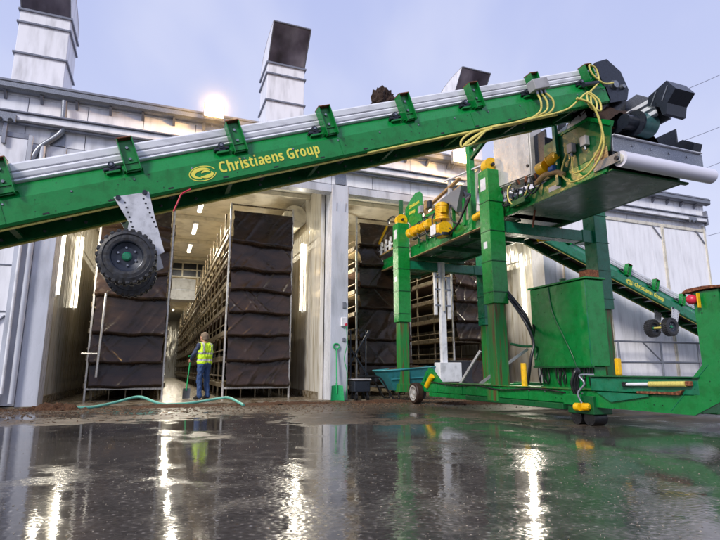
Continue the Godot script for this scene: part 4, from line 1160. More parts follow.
	part(t, "switch_box", G().box(Vector3(6.30, 5.02, -11.2), Vector3(0.1, 0.2, 0.12), 0.012), M.black_metal)
	part(t, "frame_upright", G().span(Vector3(6.32, 4.2, -13.1), Vector3(6.42, 5.72, -13.0)), M.green_dark)
	part(t, "lever", G().bar(Vector3(6.3, 4.25, -15.3), Vector3(6.3, 5.15, -13.9), 0.05, 0.05), M.yellow)
	part(t, "lever", G().tube(spl([Vector3(6.3, 5.1, -13.2), Vector3(6.25, 5.28, -13.3), Vector3(6.2, 5.25, -13.55), Vector3(6.2, 5.1, -13.55)]), 0.03, 7), M.black)
	part(t, "bed_rail", G().bar(Vector3(6.38, 4.30, -16.3), Vector3(6.38, 4.42, -13.2), 0.06, 0.05), M.wood)
	part(t, "bed_rail", G().bar(Vector3(6.36, 4.45, -16.3), Vector3(6.36, 4.56, -13.2), 0.05, 0.04), M.white)
	for i in 9:
		var z := -16.1 + i * 0.33
		part(t, "clip", G().box(Vector3(6.34, 4.44 + 0.012 * i, z), Vector3(0.07, 0.24 + 0.05 * (i % 2), 0.07), 0.012), M.white if i % 3 else M.rack_pale)
		part(t, "clip", G().cyl(Vector3(6.32, 4.55 + 0.012 * i, z + 0.1), Vector3(6.32, 4.68 + 0.012 * i, z + 0.1), 0.04, -1, 10), M.rack_pale)
	# upper feed belt whose head ends over the apron
	feed_belt(t)
	# chassis
	var beam := part(t, "chassis_beam", G().span(Vector3(6.02, 0.29, -11.4), Vector3(6.30, 0.50, -4.35), 0.012), M.green)
	part(beam, "beam_top", G().span(Vector3(5.99, 0.502, -11.3), Vector3(6.33, 0.52, -6.0), 0.005), M.green_worn)
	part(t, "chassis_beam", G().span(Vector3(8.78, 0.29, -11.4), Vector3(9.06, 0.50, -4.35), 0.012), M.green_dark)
	for z in [-11.2, -9.3, -6.6, -4.6]:
		part(t, "chassis_cross_beam", G().span(Vector3(6.31, 0.27, z), Vector3(8.77, 0.47, z + 0.22), 0.012), M.green)
	part(t, "skid", G().span(Vector3(6.0, 0.19, -9.4), Vector3(6.32, 0.285, -6.6), 0.012), M.green_dark)
	part(t, "skid", G().bar(Vector3(6.15, 0.24, -11.0), Vector3(6.15, 0.24, -9.0), 0.24, 0.09), M.green)
	for i in 16:
		var z := -11.0 + i * 0.4
		part(beam, "bolt", G().cyl(Vector3(6.02, 0.45, z), Vector3(6.008, 0.45, z), 0.018, 0.014, 6), M.galv)
	for i in 5:
		var z := -10.6 + i * 1.05
		part(beam, "stiffener", G().span(Vector3(6.005, 0.30, z), Vector3(6.019, 0.49, z + 0.02), 0.003), M.green)
	part(t, "cable", G().tube(spl([Vector3(6.0, 0.53, -10.8), Vector3(5.99, 0.47, -9.8), Vector3(5.99, 0.50, -9.0), Vector3(5.98, 0.44, -8.2), Vector3(5.99, 0.49, -7.2), Vector3(5.97, 0.45, -6.5)]), 0.014, 6), M.black)
	# wheels under the far end
	for wx in [[5.92, -11.45], [9.1, -11.45]]:
		var wn := G()
		wn.xf = Transform3D(Basis(Vector3.UP, -PI * 0.5), Vector3(wx[0], 0.25, wx[1]))
		wn.lathe([Vector2(0.13, -0.085), Vector2(0.235, -0.09), Vector2(0.25, -0.06), Vector2(0.25, 0.06), Vector2(0.235, 0.09), Vector2(0.13, 0.085)], 30)
		var tyre := part(t, "wheel", wn, M.brown_under)
		var rn := G(); rn.xf = wn.xf
		rn.lathe([Vector2(0.132, -0.085), Vector2(0.1, 0.0), Vector2(0.13, 0.084), Vector2(0.185, 0.091), Vector2(0.175, 0.06), Vector2(0.07, 0.03), Vector2(0.05, 0.09), Vector2(0.0, 0.095)], 24)
		part(tyre, "rim", rn, M.rack_pale)
	part(t, "wheel_fork", G().bar(Vector3(6.1, 0.3, -11.5), Vector3(6.1, 0.75, -11.1), 0.12, 0.09), M.green)
	part(t, "buffer", G().cyl(Vector3(6.0, 0.42, -11.05), Vector3(6.0, 0.66, -10.78), 0.065), M.yellow)
	part(t, "wheel_plate", GX().prism([Vector2(-11.2, 0.51), Vector2(-10.4, 0.51), Vector2(-10.85, 0.82), Vector2(-11.05, 0.86)], 6.05, 6.08), M.green)
	part(t, "marker_post", G().cyl(Vector3(6.1, 0.52, -7.62), Vector3(6.1, 0.92, -7.62), 0.05), M.yellow)
	part(t, "marker_post", G().span(Vector3(6.6, 0.72, -6.1), Vector3(6.68, 0.98, -6.02), 0.015), M.yellow)
	# drive unit under the near end
	var dv := part(t, "drive_box", G().span(Vector3(5.92, 0.16, -6.42), Vector3(6.28, 0.42, -5.90), 0.012), M.green_dark)
	part(dv, "drive_wheel", G().cyl(Vector3(5.95, 0.105, -6.28), Vector3(6.2, 0.105, -6.28), 0.105, -1, 22), M.black)
	part(dv, "drive_wheel", G().cyl(Vector3(5.95, 0.105, -6.03), Vector3(6.2, 0.105, -6.03), 0.105, -1, 22), M.black)
	part(dv, "lid", G().span(Vector3(5.88, 0.28, -6.46), Vector3(5.915, 0.44, -6.10), 0.008), M.green)
	geared_motor(t, Vector3(5.86, 0.27, -6.03), Vector3(0.1, 0.02, 0.3), 0.05, 0.08)
	part(t, "drive_hose", G().tube(spl([Vector3(5.86, 0.31, -6.05), Vector3(5.84, 0.46, -6.10), Vector3(5.90, 0.60, -6.02), Vector3(5.88, 0.72, -6.08), Vector3(5.98, 0.73, -5.9)]), 0.016, 7), M.galv)
	for i in 3:
		part(t, "drive_hose", G().tube(spl([Vector3(5.94 + 0.03 * i, 0.42, -6.25), Vector3(5.88 + 0.05 * i, 0.60, -6.25), Vector3(5.92 + 0.03 * i, 0.78, -6.2), Vector3(6.0, 0.82, -6.25)]), 0.026, 7), M.black)
	part(t, "top_beam", G().span(Vector3(5.97, 0.50, -5.98), Vector3(6.33, 0.70, -4.32), 0.012), M.teal)
	part(t, "top_beam_plate", G().span(Vector3(5.93, 0.702, -6.0), Vector3(6.35, 0.72, -4.3), 0.005), M.green_dark)
	part(t, "gusset", GX().prism([Vector2(-5.85, 0.49), Vector2(-5.0, 0.49), Vector2(-5.0, 0.46), Vector2(-5.6, 0.36)], 5.94, 5.965), M.teal)
	var ram := part(t, "ram", G().cyl(Vector3(5.93, 0.62, -4.95), Vector3(5.93, 0.635, -4.45), 0.035), M.yellow_hose)
	part(ram, "rod", G().cyl(Vector3(5.93, 0.61, -5.3), Vector3(5.93, 0.62, -4.96), 0.022), M.white)
	part(ram, "clevis", G().box(Vector3(5.93, 0.61, -5.33), Vector3(0.05, 0.06, 0.08), 0.01), M.black)
	part(ram, "clevis", G().box(Vector3(5.93, 0.64, -4.41), Vector3(0.05, 0.06, 0.08), 0.01), M.rust)
	part(t, "rusty_edge", GX().prism([Vector2(-5.15, 0.50), Vector2(-4.55, 0.50), Vector2(-4.5, 0.56), Vector2(-4.62, 0.535), Vector2(-5.15, 0.525)], 5.92, 5.966), M.rust)
	# big upright plate at the near end
	var col := part(t, "upright_plate", GX().prism([Vector2(-5.9, 0.27), Vector2(-4.42, 0.27), Vector2(-3.95, 0.52), Vector2(-3.95, 1.72), Vector2(-4.26, 1.72), Vector2(-4.25, 0.86), Vector2(-4.40, 0.70), Vector2(-4.40, 0.50), Vector2(-5.9, 0.45)], 5.975, 6.015), M.green)
	part(col, "weld_seam", G().bar(Vector3(5.972, 0.30, -4.72), Vector3(5.972, 0.86, -4.18), 0.006, 0.01), M.teal)
	part(t, "upright_box", G().span(Vector3(6.016, 0.7, -4.25), Vector3(6.40, 1.72, -3.95), 0.012), M.teal)
	part(t, "upright_arm", G().span(Vector3(6.05, 1.45, -3.94), Vector3(6.38, 1.72, -2.6), 0.012), M.teal)
	part(t, "rusty_cap", GX().prism([Vector2(-4.36, 1.735), Vector2(-4.30, 1.765), Vector2(-4.1, 1.775), Vector2(-3.85, 1.755), Vector2(-3.85, 1.73), Vector2(-4.1, 1.74), Vector2(-4.36, 1.715)], 5.93, 6.40), M.rust)
	part(t, "beacon", G().ball(Vector3(5.92, 1.63, -4.24), Vector3(0.06, 0.06, 0.065), 16, 10), M.red)
	part(t, "beacon_bracket", G().span(Vector3(5.9, 1.52, -4.17), Vector3(5.95, 1.70, -4.15), 0.006), M.yellow)
	part(t, "castor", G().cyl(Vector3(8.85, 0.16, -4.6), Vector3(9.0, 0.16, -4.6), 0.16, -1, 22), M.black)
	# tank on the chassis
	var tk := part(t, "tank", G().span(Vector3(7.3, 0.86, -8.78), Vector3(7.74, 2.47, -7.22), 0.02), M.green)
	part(tk, "tank_lid", G().span(Vector3(7.27, 2.472, -8.81), Vector3(7.77, 2.51, -7.19), 0.008), M.green)
	part(tk, "tank_seam", G().span(Vector3(7.293, 0.9, -7.25), Vector3(7.3, 2.45, -7.225), 0.002), M.teal)
	part(tk, "filler_cap", G().cyl(Vector3(7.5, 2.51, -8.0), Vector3(7.5, 2.58, -8.0), 0.05), M.green_dark)
	part(tk, "filler_cap", G().cyl(Vector3(7.5, 2.581, -8.0), Vector3(7.5, 2.6, -8.0), 0.07), M.green_dark)
	part(tk, "pump_block", G().span(Vector3(7.44, 2.512, -7.5), Vector3(7.68, 2.66, -7.25)), M.rust)
	part(tk, "tank_hose", G().tube(spl([Vector3(7.292, 2.45, -8.2), Vector3(7.28, 1.95, -8.12), Vector3(7.285, 1.5, -7.9), Vector3(7.28, 1.1, -7.68), Vector3(7.3, 0.84, -7.6)]), 0.016, 6), M.green_dark)
	part(tk, "tank_skirt", G().span(Vector3(7.42, 0.46, -8.7), Vector3(7.7, 0.86, -7.3), 0.01), M.green)
	part(tk, "tank_edge", G().span(Vector3(7.29, 0.84, -8.8), Vector3(7.33, 0.88, -7.2), 0.005), M.green_dark)
	for i in 26:
		if i in [6, 7, 8, 14, 15]: continue
		var z := -8.72 + i * 0.057
		part(t, "chain", G().tube(spl([Vector3(7.36, 0.85, z), Vector3(7.35 + rng.randf() * 0.03, 0.74, z + rng.randf_range(-0.02, 0.02)), Vector3(7.36, 0.60 + rng.randf() * 0.06, z + rng.randf_range(-0.04, 0.04)), Vector3(7.38, 0.50 + rng.randf() * 0.04, z + rng.randf_range(-0.05, 0.05))], 4), 0.013, 5), M.black)
	part(t, "tank_rest", G().span(Vector3(7.2, 0.40, -8.9), Vector3(8.4, 0.455, -7.1), 0.01), M.green)
	for w in [[Vector3(6.34, 2.3, -8.35), Vector3(6.45, 1.75, -7.9), Vector3(6.75, 1.48, -8.1), Vector3(7.1, 1.5, -8.5), Vector3(7.3, 1.7, -8.7), Vector3(7.4, 1.9, -8.8)], [Vector3(6.34, 2.4, -8.35), Vector3(6.42, 1.85, -7.9), Vector3(6.72, 1.54, -8.1), Vector3(7.1, 1.55, -8.52), Vector3(7.34, 1.75, -8.75)], [Vector3(6.34, 2.3, -8.33), Vector3(6.4, 1.7, -7.88), Vector3(6.5, 1.3, -7.8), Vector3(6.42, 1.0, -7.8), Vector3(6.4, 0.55, -7.9)]]:
		part(t, "hydraulic_hose", G().tube(spl(w, 8), 0.028, 7), M.black)
	part(t, "hydraulic_hose", G().tube(spl([Vector3(6.36, 1.3, -8.3), Vector3(6.6, 1.25, -8.2), Vector3(6.9, 1.25, -8.2), Vector3(7.0, 1.15, -8.3), Vector3(6.95, 1.0, -8.3)]), 0.025, 7), M.green_dark)
	part(t, "stay_bar", G().bar(Vector3(6.5, 0.5, -9.6), Vector3(7.5, 1.25, -9.2), 0.06, 0.06), M.rack_pale)
	part(t, "stay_bar", G().bar(Vector3(6.42, 1.2, -9.4), Vector3(6.2, 0.5, -9.9), 0.05, 0.05), M.rack_pale)
	# white guide column standing on the chassis
	var wc := part(t, "guide_column", G().span(Vector3(7.25, 0.5, -12.55), Vector3(7.42, 3.9, -12.42), 0.012), M.white)
	part(wc, "guide_strip", G().span(Vector3(7.08, 2.3, -12.52), Vector3(7.16, 3.5, -12.44), 0.01), M.white)
	part(wc, "guide_strip", G().span(Vector3(7.50, 2.2, -12.52), Vector3(7.60, 3.4, -12.44), 0.01), M.white)
	part(wc, "guide_strip", G().span(Vector3(7.30, 2.4, -12.41), Vector3(7.36, 3.8, -12.36), 0.01), M.cream)
	for y in [2.55, 3.0, 3.35]:
		part(wc, "tie", G().span(Vector3(7.08, y, -12.438), Vector3(7.60, y + 0.04, -12.425), 0.004), M.galv)
	part(wc, "base_box", G().span(Vector3(7.10, 0.48, -12.62), Vector3(7.78, 1.0, -12.3), 0.015), M.white)

func feed_belt(t: Node3D) -> void:
	var x0 := 7.12
	var x1 := 7.46
	var f := part(t, "feed_frame", GX().prism([Vector2(-8.2, 4.72), Vector2(-5.3, 4.78), Vector2(-5.3, 5.10), Vector2(-8.2, 5.04)], x0, x0 + 0.04), M.galv)
	for y in [4.80, 4.92, 5.03]:
		part(f, "feed_rail", GX().prism([Vector2(-8.2, y - 0.06), Vector2(-5.28, y), Vector2(-5.28, y + 0.06), Vector2(-8.2, y)], x0 - 0.03, x0 - 0.002), M.alu)
	part(t, "feed_frame", GX().prism([Vector2(-8.2, 4.72), Vector2(-5.3, 4.78), Vector2(-5.3, 5.10), Vector2(-8.2, 5.04)], x1 - 0.04, x1), M.galv)
	part(t, "feed_belt", GX().prism([Vector2(-8.2, 4.9), Vector2(-5.2, 4.96), Vector2(-5.2, 4.98), Vector2(-8.2, 4.93)], x0 + 0.045, x1 - 0.045), M.black)
	part(t, "feed_backboard", GX().prism([Vector2(-7.9, 5.05), Vector2(-5.5, 5.11), Vector2(-5.6, 5.30), Vector2(-5.85, 5.50), Vector2(-7.9, 5.3)], x1 - 0.03, x1 - 0.01), M.galv)
	part(t, "feed_post", G().span(Vector3(x0 - 0.08, 4.6, -6.0), Vector3(x0 - 0.031, 5.14, -5.92), 0.008), M.black_metal)
	var sec := [Vector2(-5.40, 4.98), Vector2(-5.36, 5.12), Vector2(-5.03, 5.22), Vector2(-4.90, 5.02), Vector2(-5.06, 4.86), Vector2(-5.10, 4.70), Vector2(-5.16, 4.70), Vector2(-5.2, 4.86)]
	part(t, "feed_head_cover", GX().prism(sec, x0 - 0.05, x1 + 0.04), M.black_metal)
	for z in [-5.28, -5.08]:
		part(t, "feed_cover_rib", G().bar(Vector3(x0 - 0.056, 4.93, z - 0.06), Vector3(x0 - 0.056, 5.13, z + 0.06), 0.012, 0.02), M.galv)
	part(t, "feed_drum", G().cyl(Vector3(x0 - 0.16, 4.72, -5.55), Vector3(x1 - 0.2, 4.72, -5.55), 0.19, -1, 26), M.drum)
	part(t, "feed_drum", G().cyl(Vector3(x0 - 0.20, 4.72, -5.55), Vector3(x0 - 0.165, 4.72, -5.55), 0.205, -1, 26), M.black_metal)
	part(t, "feed_motor", G().cyl(Vector3(x0 - 0.42, 4.72, -5.56), Vector3(x0 - 0.205, 4.72, -5.56), 0.12, -1, 20), M.black_metal)
	for x in [x0 - 0.1, x1 - 0.1]:
		part(t, "feed_leg", G().span(Vector3(x, 4.23, -6.2), Vector3(x + 0.08, 4.9, -6.1)), M.galv)
		part(t, "feed_leg", G().span(Vector3(x, 4.23, -7.6), Vector3(x + 0.08, 4.7, -7.5)), M.galv)
	var rg := RandomNumberGenerator.new(); rg.seed = 55
	for i in 12:
		var c := Vector3(6.75 + rg.randf() * 0.75, 5.0 + rg.randf() * 0.32, -6.15 - rg.randf() * 0.8)
		var sk := G()
		sk.xf = Transform3D(Basis.from_euler(Vector3(rg.randf_range(-0.5, 0.5), rg.randf() * 3.0, rg.randf_range(-0.5, 0.5))), c)
		var w := rg.randf_range(0.12, 0.26)
		sk.prism([Vector2(-w, -0.22), Vector2(w * 0.7, -0.28), Vector2(w, 0.06), Vector2(w * 0.4, 0.12), Vector2(w * 0.2, 0.22), Vector2(-w * 0.5, 0.14)], -0.012, 0.012)
		part(t, "rubber_flap", sk, M.black if i % 3 else M.black_metal)
	part(t, "scraper_arm", G().bar(Vector3(6.55, 5.0, -5.95), Vector3(7.1, 5.32, -6.3), 0.06, 0.08), M.black_metal)
	part(t, "scraper_arm", G().bar(Vector3(6.6, 4.95, -6.4), Vector3(7.35, 5.2, -6.3), 0.05, 0.1), M.galv)
	part(t, "white_guard", G().bar(Vector3(6.50, 4.98, -6.75), Vector3(6.55, 5.12, -6.15), 0.02, 0.14), M.white)
	part(t, "feed_motor_box", G().box(Vector3(7.0, 4.80, -5.9), Vector3(0.22, 0.26, 0.3), 0.02), M.black_metal)
	part(t, "feed_pipe", G().tube(spl([Vector3(6.85, 4.65, -5.7), Vector3(6.9, 4.9, -5.62), Vector3(7.05, 4.98, -5.6), Vector3(7.2, 4.9, -5.5)]), 0.03, 7), M.black)
	# heap of dark compost under the head of the long conveyor
	var f2 := FastNoiseLite.new(); f2.seed = 31; f2.frequency = 3.0
	var g := G()
	g.sheet(40, 30, func(a: float, b: float):
		var x := lerpf(6.5, 8.3, a)
		var z := lerpf(-7.0, -5.72, b)
		var d := Vector2((x - 7.0) / 0.9, (z + 6.3) / 0.75).length()
		return Vector3(x, 4.25 + 1.12 * maxf(0.0, 1.0 - d * d * 0.62) + f2.get_noise_2d(x, z) * 0.10 + f2.get_noise_2d(x * 4, z * 4) * 0.05, z), Vector3.UP)
	var hp := part(self, "compost_heap", g, M.compost_wet)
	tag(hp, "dark compost heaped in the hopper below the long conveyor's head", "compost")

# ---------------------------------------------------------------- things in the yard
func mound(cx: float, cz: float, rx: float, rz: float, h: float, sd: int) -> Geo:
	var f := FastNoiseLite.new(); f.seed = sd; f.frequency = 2.2; f.fractal_octaves = 4
	return G().sheet(int(14 + rx * 22), int(12 + rz * 22), func(a: float, b: float):
		var x := (a * 2.0 - 1.0) * rx
		var z := (b * 2.0 - 1.0) * rz
		var d := Vector2(x / rx, z / rz).length() + f.get_noise_2d(x * 1.2 + 9.0, z * 1.2) * 0.45
		return Vector3(cx + x, maxf(-0.02, h * (1.0 - d * d) + f.get_noise_2d(x * 3.0, z * 3.0) * h * 0.8 - h * 0.16), cz + z), Vector3.UP)

func build_yard_things() -> void:
	var rng := RandomNumberGenerator.new(); rng.seed = 14
	for m in [[-1.9, -12.35, 0.62, 0.4, 0.13, "brown heap of spilled compost before the left wall of the left room"], [0.4, -12.35, 1.0, 0.3, 0.06, "flat brown spill of compost before the aisle of the left room"], [2.7, -12.4, 1.3, 0.3, 0.06, "long brown spill of compost along the foot of the curtained rack"], [5.4, -12.2, 0.9, 0.35, 0.07, "brown spill of compost between the middle pillar and the machine wheel"], [7.4, -11.0, 1.2, 0.5, 0.06, "brown spill of compost beneath the chassis of the filling machine"], [-3.6, -12.6, 0.9, 0.3, 0.07, "brown spill of compost at the foot of the slid-open door"]]:
		var o := part(self, "compost_pile", mound(m[0], m[1], m[2], m[3], m[4], int(m[0] * 31 + 200)), M.compost)
		tag(o, m[5], "compost", "spilled compost along the doors")
	# flat teal hose
	var hs := part(self, "hose", G().tube(spl([Vector3(-1.55, 0.03, -12.35), Vector3(-1.2, 0.03, -12.5), Vector3(-0.8, 0.10, -12.8), Vector3(-0.35, 0.2, -13.0), Vector3(0.0, 0.10, -12.6), Vector3(0.25, 0.045, -12.55), Vector3(0.8, 0.06, -12.7), Vector3(1.4, 0.14, -12.8), Vector3(1.62, 0.16, -12.6), Vector3(1.85, 0.03, -11.9)], 8), 0.03, 8), M.hose_teal)
	tag(hs, "pale teal hose lying across the spilled compost before the left room", "hose")
	# green shovel leaning on the pillar
	var sv := thing("shovel", "bright green shovel leaning against the grey middle pillar", "shovel", Vector3(4.4, 0, -12.9))
	part(sv, "shaft", G().cyl(Vector3(4.41, 1.38, -13.06), Vector3(4.38, 0.34, -12.93), 0.02), M.spade_green)
	part(sv, "handle", G().tube(spl([Vector3(4.41, 1.32, -13.06), Vector3(4.33, 1.40, -13.07), Vector3(4.36, 1.48, -13.08), Vector3(4.46, 1.48, -13.08), Vector3(4.49, 1.40, -13.07), Vector3(4.41, 1.32, -13.06)]), 0.018, 7), M.spade_green)
	part(sv, "blade", G().sheet(10, 10, func(a: float, b: float):
		var w := 0.155 + 0.03 * b
		return Vector3(4.38 + (a - 0.5) * 2.0 * w, 0.40 - 0.38 * b + 0.05 * cos((a - 0.5) * PI) * 0.2, -12.93 + 0.03 * b - 0.06 * (1.0 - pow((a - 0.5) * 2.0, 2)) + 0.045), Vector3(0, 0, 1)), M.spade_green)
	part(sv, "socket", G().cyl(Vector3(4.38, 0.46, -12.94), Vector3(4.38, 0.2, -12.915), 0.028, 0.018), M.spade_green)
	var cb := part(self, "cable", G().tube(spl([Vector3(4.66, 1.97, -13.0), Vector3(4.70, 1.5, -13.03), Vector3(4.62, 1.1, -13.03), Vector3(4.7, 0.7, -13.03), Vector3(4.66, 0.05, -13.0)], 6), 0.012, 6), M.spade_green)
	tag(cb, "thin green cable hanging from the socket on the middle pillar", "cable")
	# tipping barrow with a teal tub
	var wb := thing("wheelbarrow", "teal tipping barrow on black tube legs, heaped with compost, by the rack", "wheelbarrow", Vector3(6.35, 0, -13.0))
	var tub := G()
	var bot := [Vector3(5.95, 0.26, -13.25), Vector3(6.95, 0.26, -13.25), Vector3(6.95, 0.26, -12.75), Vector3(5.95, 0.26, -12.75)]
	var tp := [Vector3(5.62, 0.78, -13.45), Vector3(7.28, 0.90, -13.45), Vector3(7.28, 0.90, -12.55), Vector3(5.62, 0.78, -12.55)]
	tub.flat(bot[0], bot[1], bot[2], bot[3], Vector3.DOWN)
	for i in 4:
		var j := (i + 1) % 4
		var out: Vector3 = (tp[i] + tp[j]) * 0.5 - Vector3(6.4, 0.6, -13.0)
		tub.flat(bot[i], bot[j], tp[j], tp[i], out)
		tub.flat(bot[i] * 0.999 + Vector3(0.006, 0.001, -0.013), bot[j] * 0.999 + Vector3(0.006, 0.001, -0.013), tp[j] * 0.999 + Vector3(0.006, 0.001, -0.013), tp[i] * 0.999 + Vector3(0.006, 0.001, -0.013), -out)
	var tu := part(wb, "tub", tub, M.bin_teal)
	part(tu, "rim", G().tube([tp[0], tp[1], tp[2], tp[3], tp[0]], 0.025, 7), M.bin_teal)
	part(tu, "rib", G().bar(Vector3(5.80, 0.56, -12.62), Vector3(7.14, 0.62, -12.62), 0.03, 0.03), M.bin_teal)
	for s in [-0.3, 0.3]:
		part(wb, "frame_tube", G().tube(spl([Vector3(5.1, 0.62, -13.0 + s), Vector3(5.5, 0.6, -13.0 + s), Vector3(5.75, 0.25, -13.0 + s), Vector3(5.9, 0.05, -13.0 + s), Vector3(6.05, 0.06, -13.0 + s), Vector3(6.12, 0.22, -13.0 + s), Vector3(6.8, 0.22, -13.0 + s)]), 0.025, 7), M.black)
	part(wb, "wheel", G().cyl(Vector3(6.85, 0.16, -13.06), Vector3(6.85, 0.16, -12.94), 0.16, -1, 22), M.rubber)
	var pl := part(self, "compost_load", G().sheet(16, 12, func(a: float, b: float): return Vector3(lerpf(5.72, 7.18, a), 0.76 + 0.10 * a + 0.10 * sin(PI * a) * sin(PI * b) + 0.02 * sin(a * 31.0 + b * 23.0), lerpf(-13.4, -12.62, b)), Vector3.UP), M.compost)
	tag(pl, "dark compost filling the teal barrow", "compost")
	# low dark trolley by the pillar
	var tr := thing("trolley", "low dark metal trolley on small wheels beside the middle pillar", "trolley", Vector3(5.1, 0, -13.2))
	part(tr, "body", G().span(Vector3(4.88, 0.22, -13.4), Vector3(5.34, 0.52, -12.95), 0.03), M.black_metal)
	part(tr, "lid", G().span(Vector3(4.85, 0.523, -13.42), Vector3(5.37, 0.57, -12.93), 0.02), M.grey_box)
	for x in [4.95, 5.27]:
		for z in [-13.32, -13.02]:
			part(tr, "wheel", G().cyl(Vector3(x - 0.025, 0.08, z), Vector3(x + 0.025, 0.08, z), 0.08, -1, 16), M.black)
			part(tr, "leg", G().span(Vector3(x - 0.02, 0.1, z - 0.02), Vector3(x + 0.02, 0.22, z + 0.02)), M.black_metal)
	for s in [[4.8, 1.6, 5.5, 0.6], [5.5, 1.9, 4.9, 0.9]]:
		part(tr, "stay", G().bar(Vector3(s[0], s[1], -13.45), Vector3(s[2], s[3], -13.45), 0.04, 0.04), M.black_metal)
	part(tr, "handle", G().tube([Vector3(4.95, 0.55, -13.43), Vector3(4.95, 1.9, -13.45), Vector3(5.4, 1.9, -13.45), Vector3(5.4, 0.55, -13.43)], 0.02, 7), M.black_metal)
	# railing before the closed doors
	var rl := thing("railing", "pale tube railing along the closed white doors behind the tank", "railing", Vector3(15.5, 0, -12.6))
	for y in [1.72, 1.05]:
		part(rl, "rail", G().cyl(Vector3(11.9, y, -12.6), Vector3(19.4, y, -12.6), 0.035, -1, 10), M.galv)
	for x in [12.0, 13.9, 15.8, 17.6, 19.3]:
		part(rl, "post", G().cyl(Vector3(x, 0.0, -12.6), Vector3(x, 1.72, -12.6), 0.035, -1, 10), M.galv)
	part(rl, "brace", G().cyl(Vector3(15.0, 1.7, -12.6), Vector3(15.8, 1.06, -12.6), 0.025, -1, 8), M.galv)
	# ladder lying in the railing's foot
	var ld := thing("ladder", "dark ladder lying on edge along the ground before the closed white doors", "ladder", Vector3(13.5, 0, -12.2))
	for y in [0.72, 0.5]:
		part(ld, "stile", G().bar(Vector3(12.0, y + 0.06, -12.2), Vector3(16.0, y - 0.36, -12.2), 0.04, 0.05), M.black_metal)
	for i in 11:
		var x := 12.2 + i * 0.35
		var y := 0.56 - (x - 12.0) * 0.105
		part(ld, "rung", G().span(Vector3(x, y, -12.215), Vector3(x + 0.035, y + 0.21, -12.185)), M.black_metal)
	# dark roll of sheeting and worker's coat by the right rack
	var sh := part(self, "plastic_sheet", curtain(7.9, 9.2, 1.1, 0.12, -14.0, 77), M.black)
	tag(sh, "crumpled black plastic sheet hanging low beside the white guide column", "sheet")
	# overhead wires on the right
	for w in [[Vector3(46.46, 28.16, -34), Vector3(75.0, 44.2, -34), "highest of the thin wires crossing the sky at the right"], [Vector3(48.3, 23.9, -36), Vector3(78.0, 38.2, -36), "second highest of the thin wires crossing the sky at the right"], [Vector3(55.3, 22.84, -38), Vector3(80.0, 34.5, -38), "third of the thin wires crossing the sky at the right, above the eaves"], [Vector3(58.5, 16.1, -40), Vector3(82.0, 24.1, -40), "lowest of the thin wires, beside the corner of the hall"]]:
		var pts := []
		for i in 25:
			var k := i / 24.0
			pts.append((w[0] as Vector3).lerp(w[1], k) - Vector3(0, sin(PI * k) * 0.6, 0))
		var o := part(self, "overhead_wire", G().tube(pts, 0.028, 5), M.wire)
		tag(o, w[2], "wire", "overhead wires")

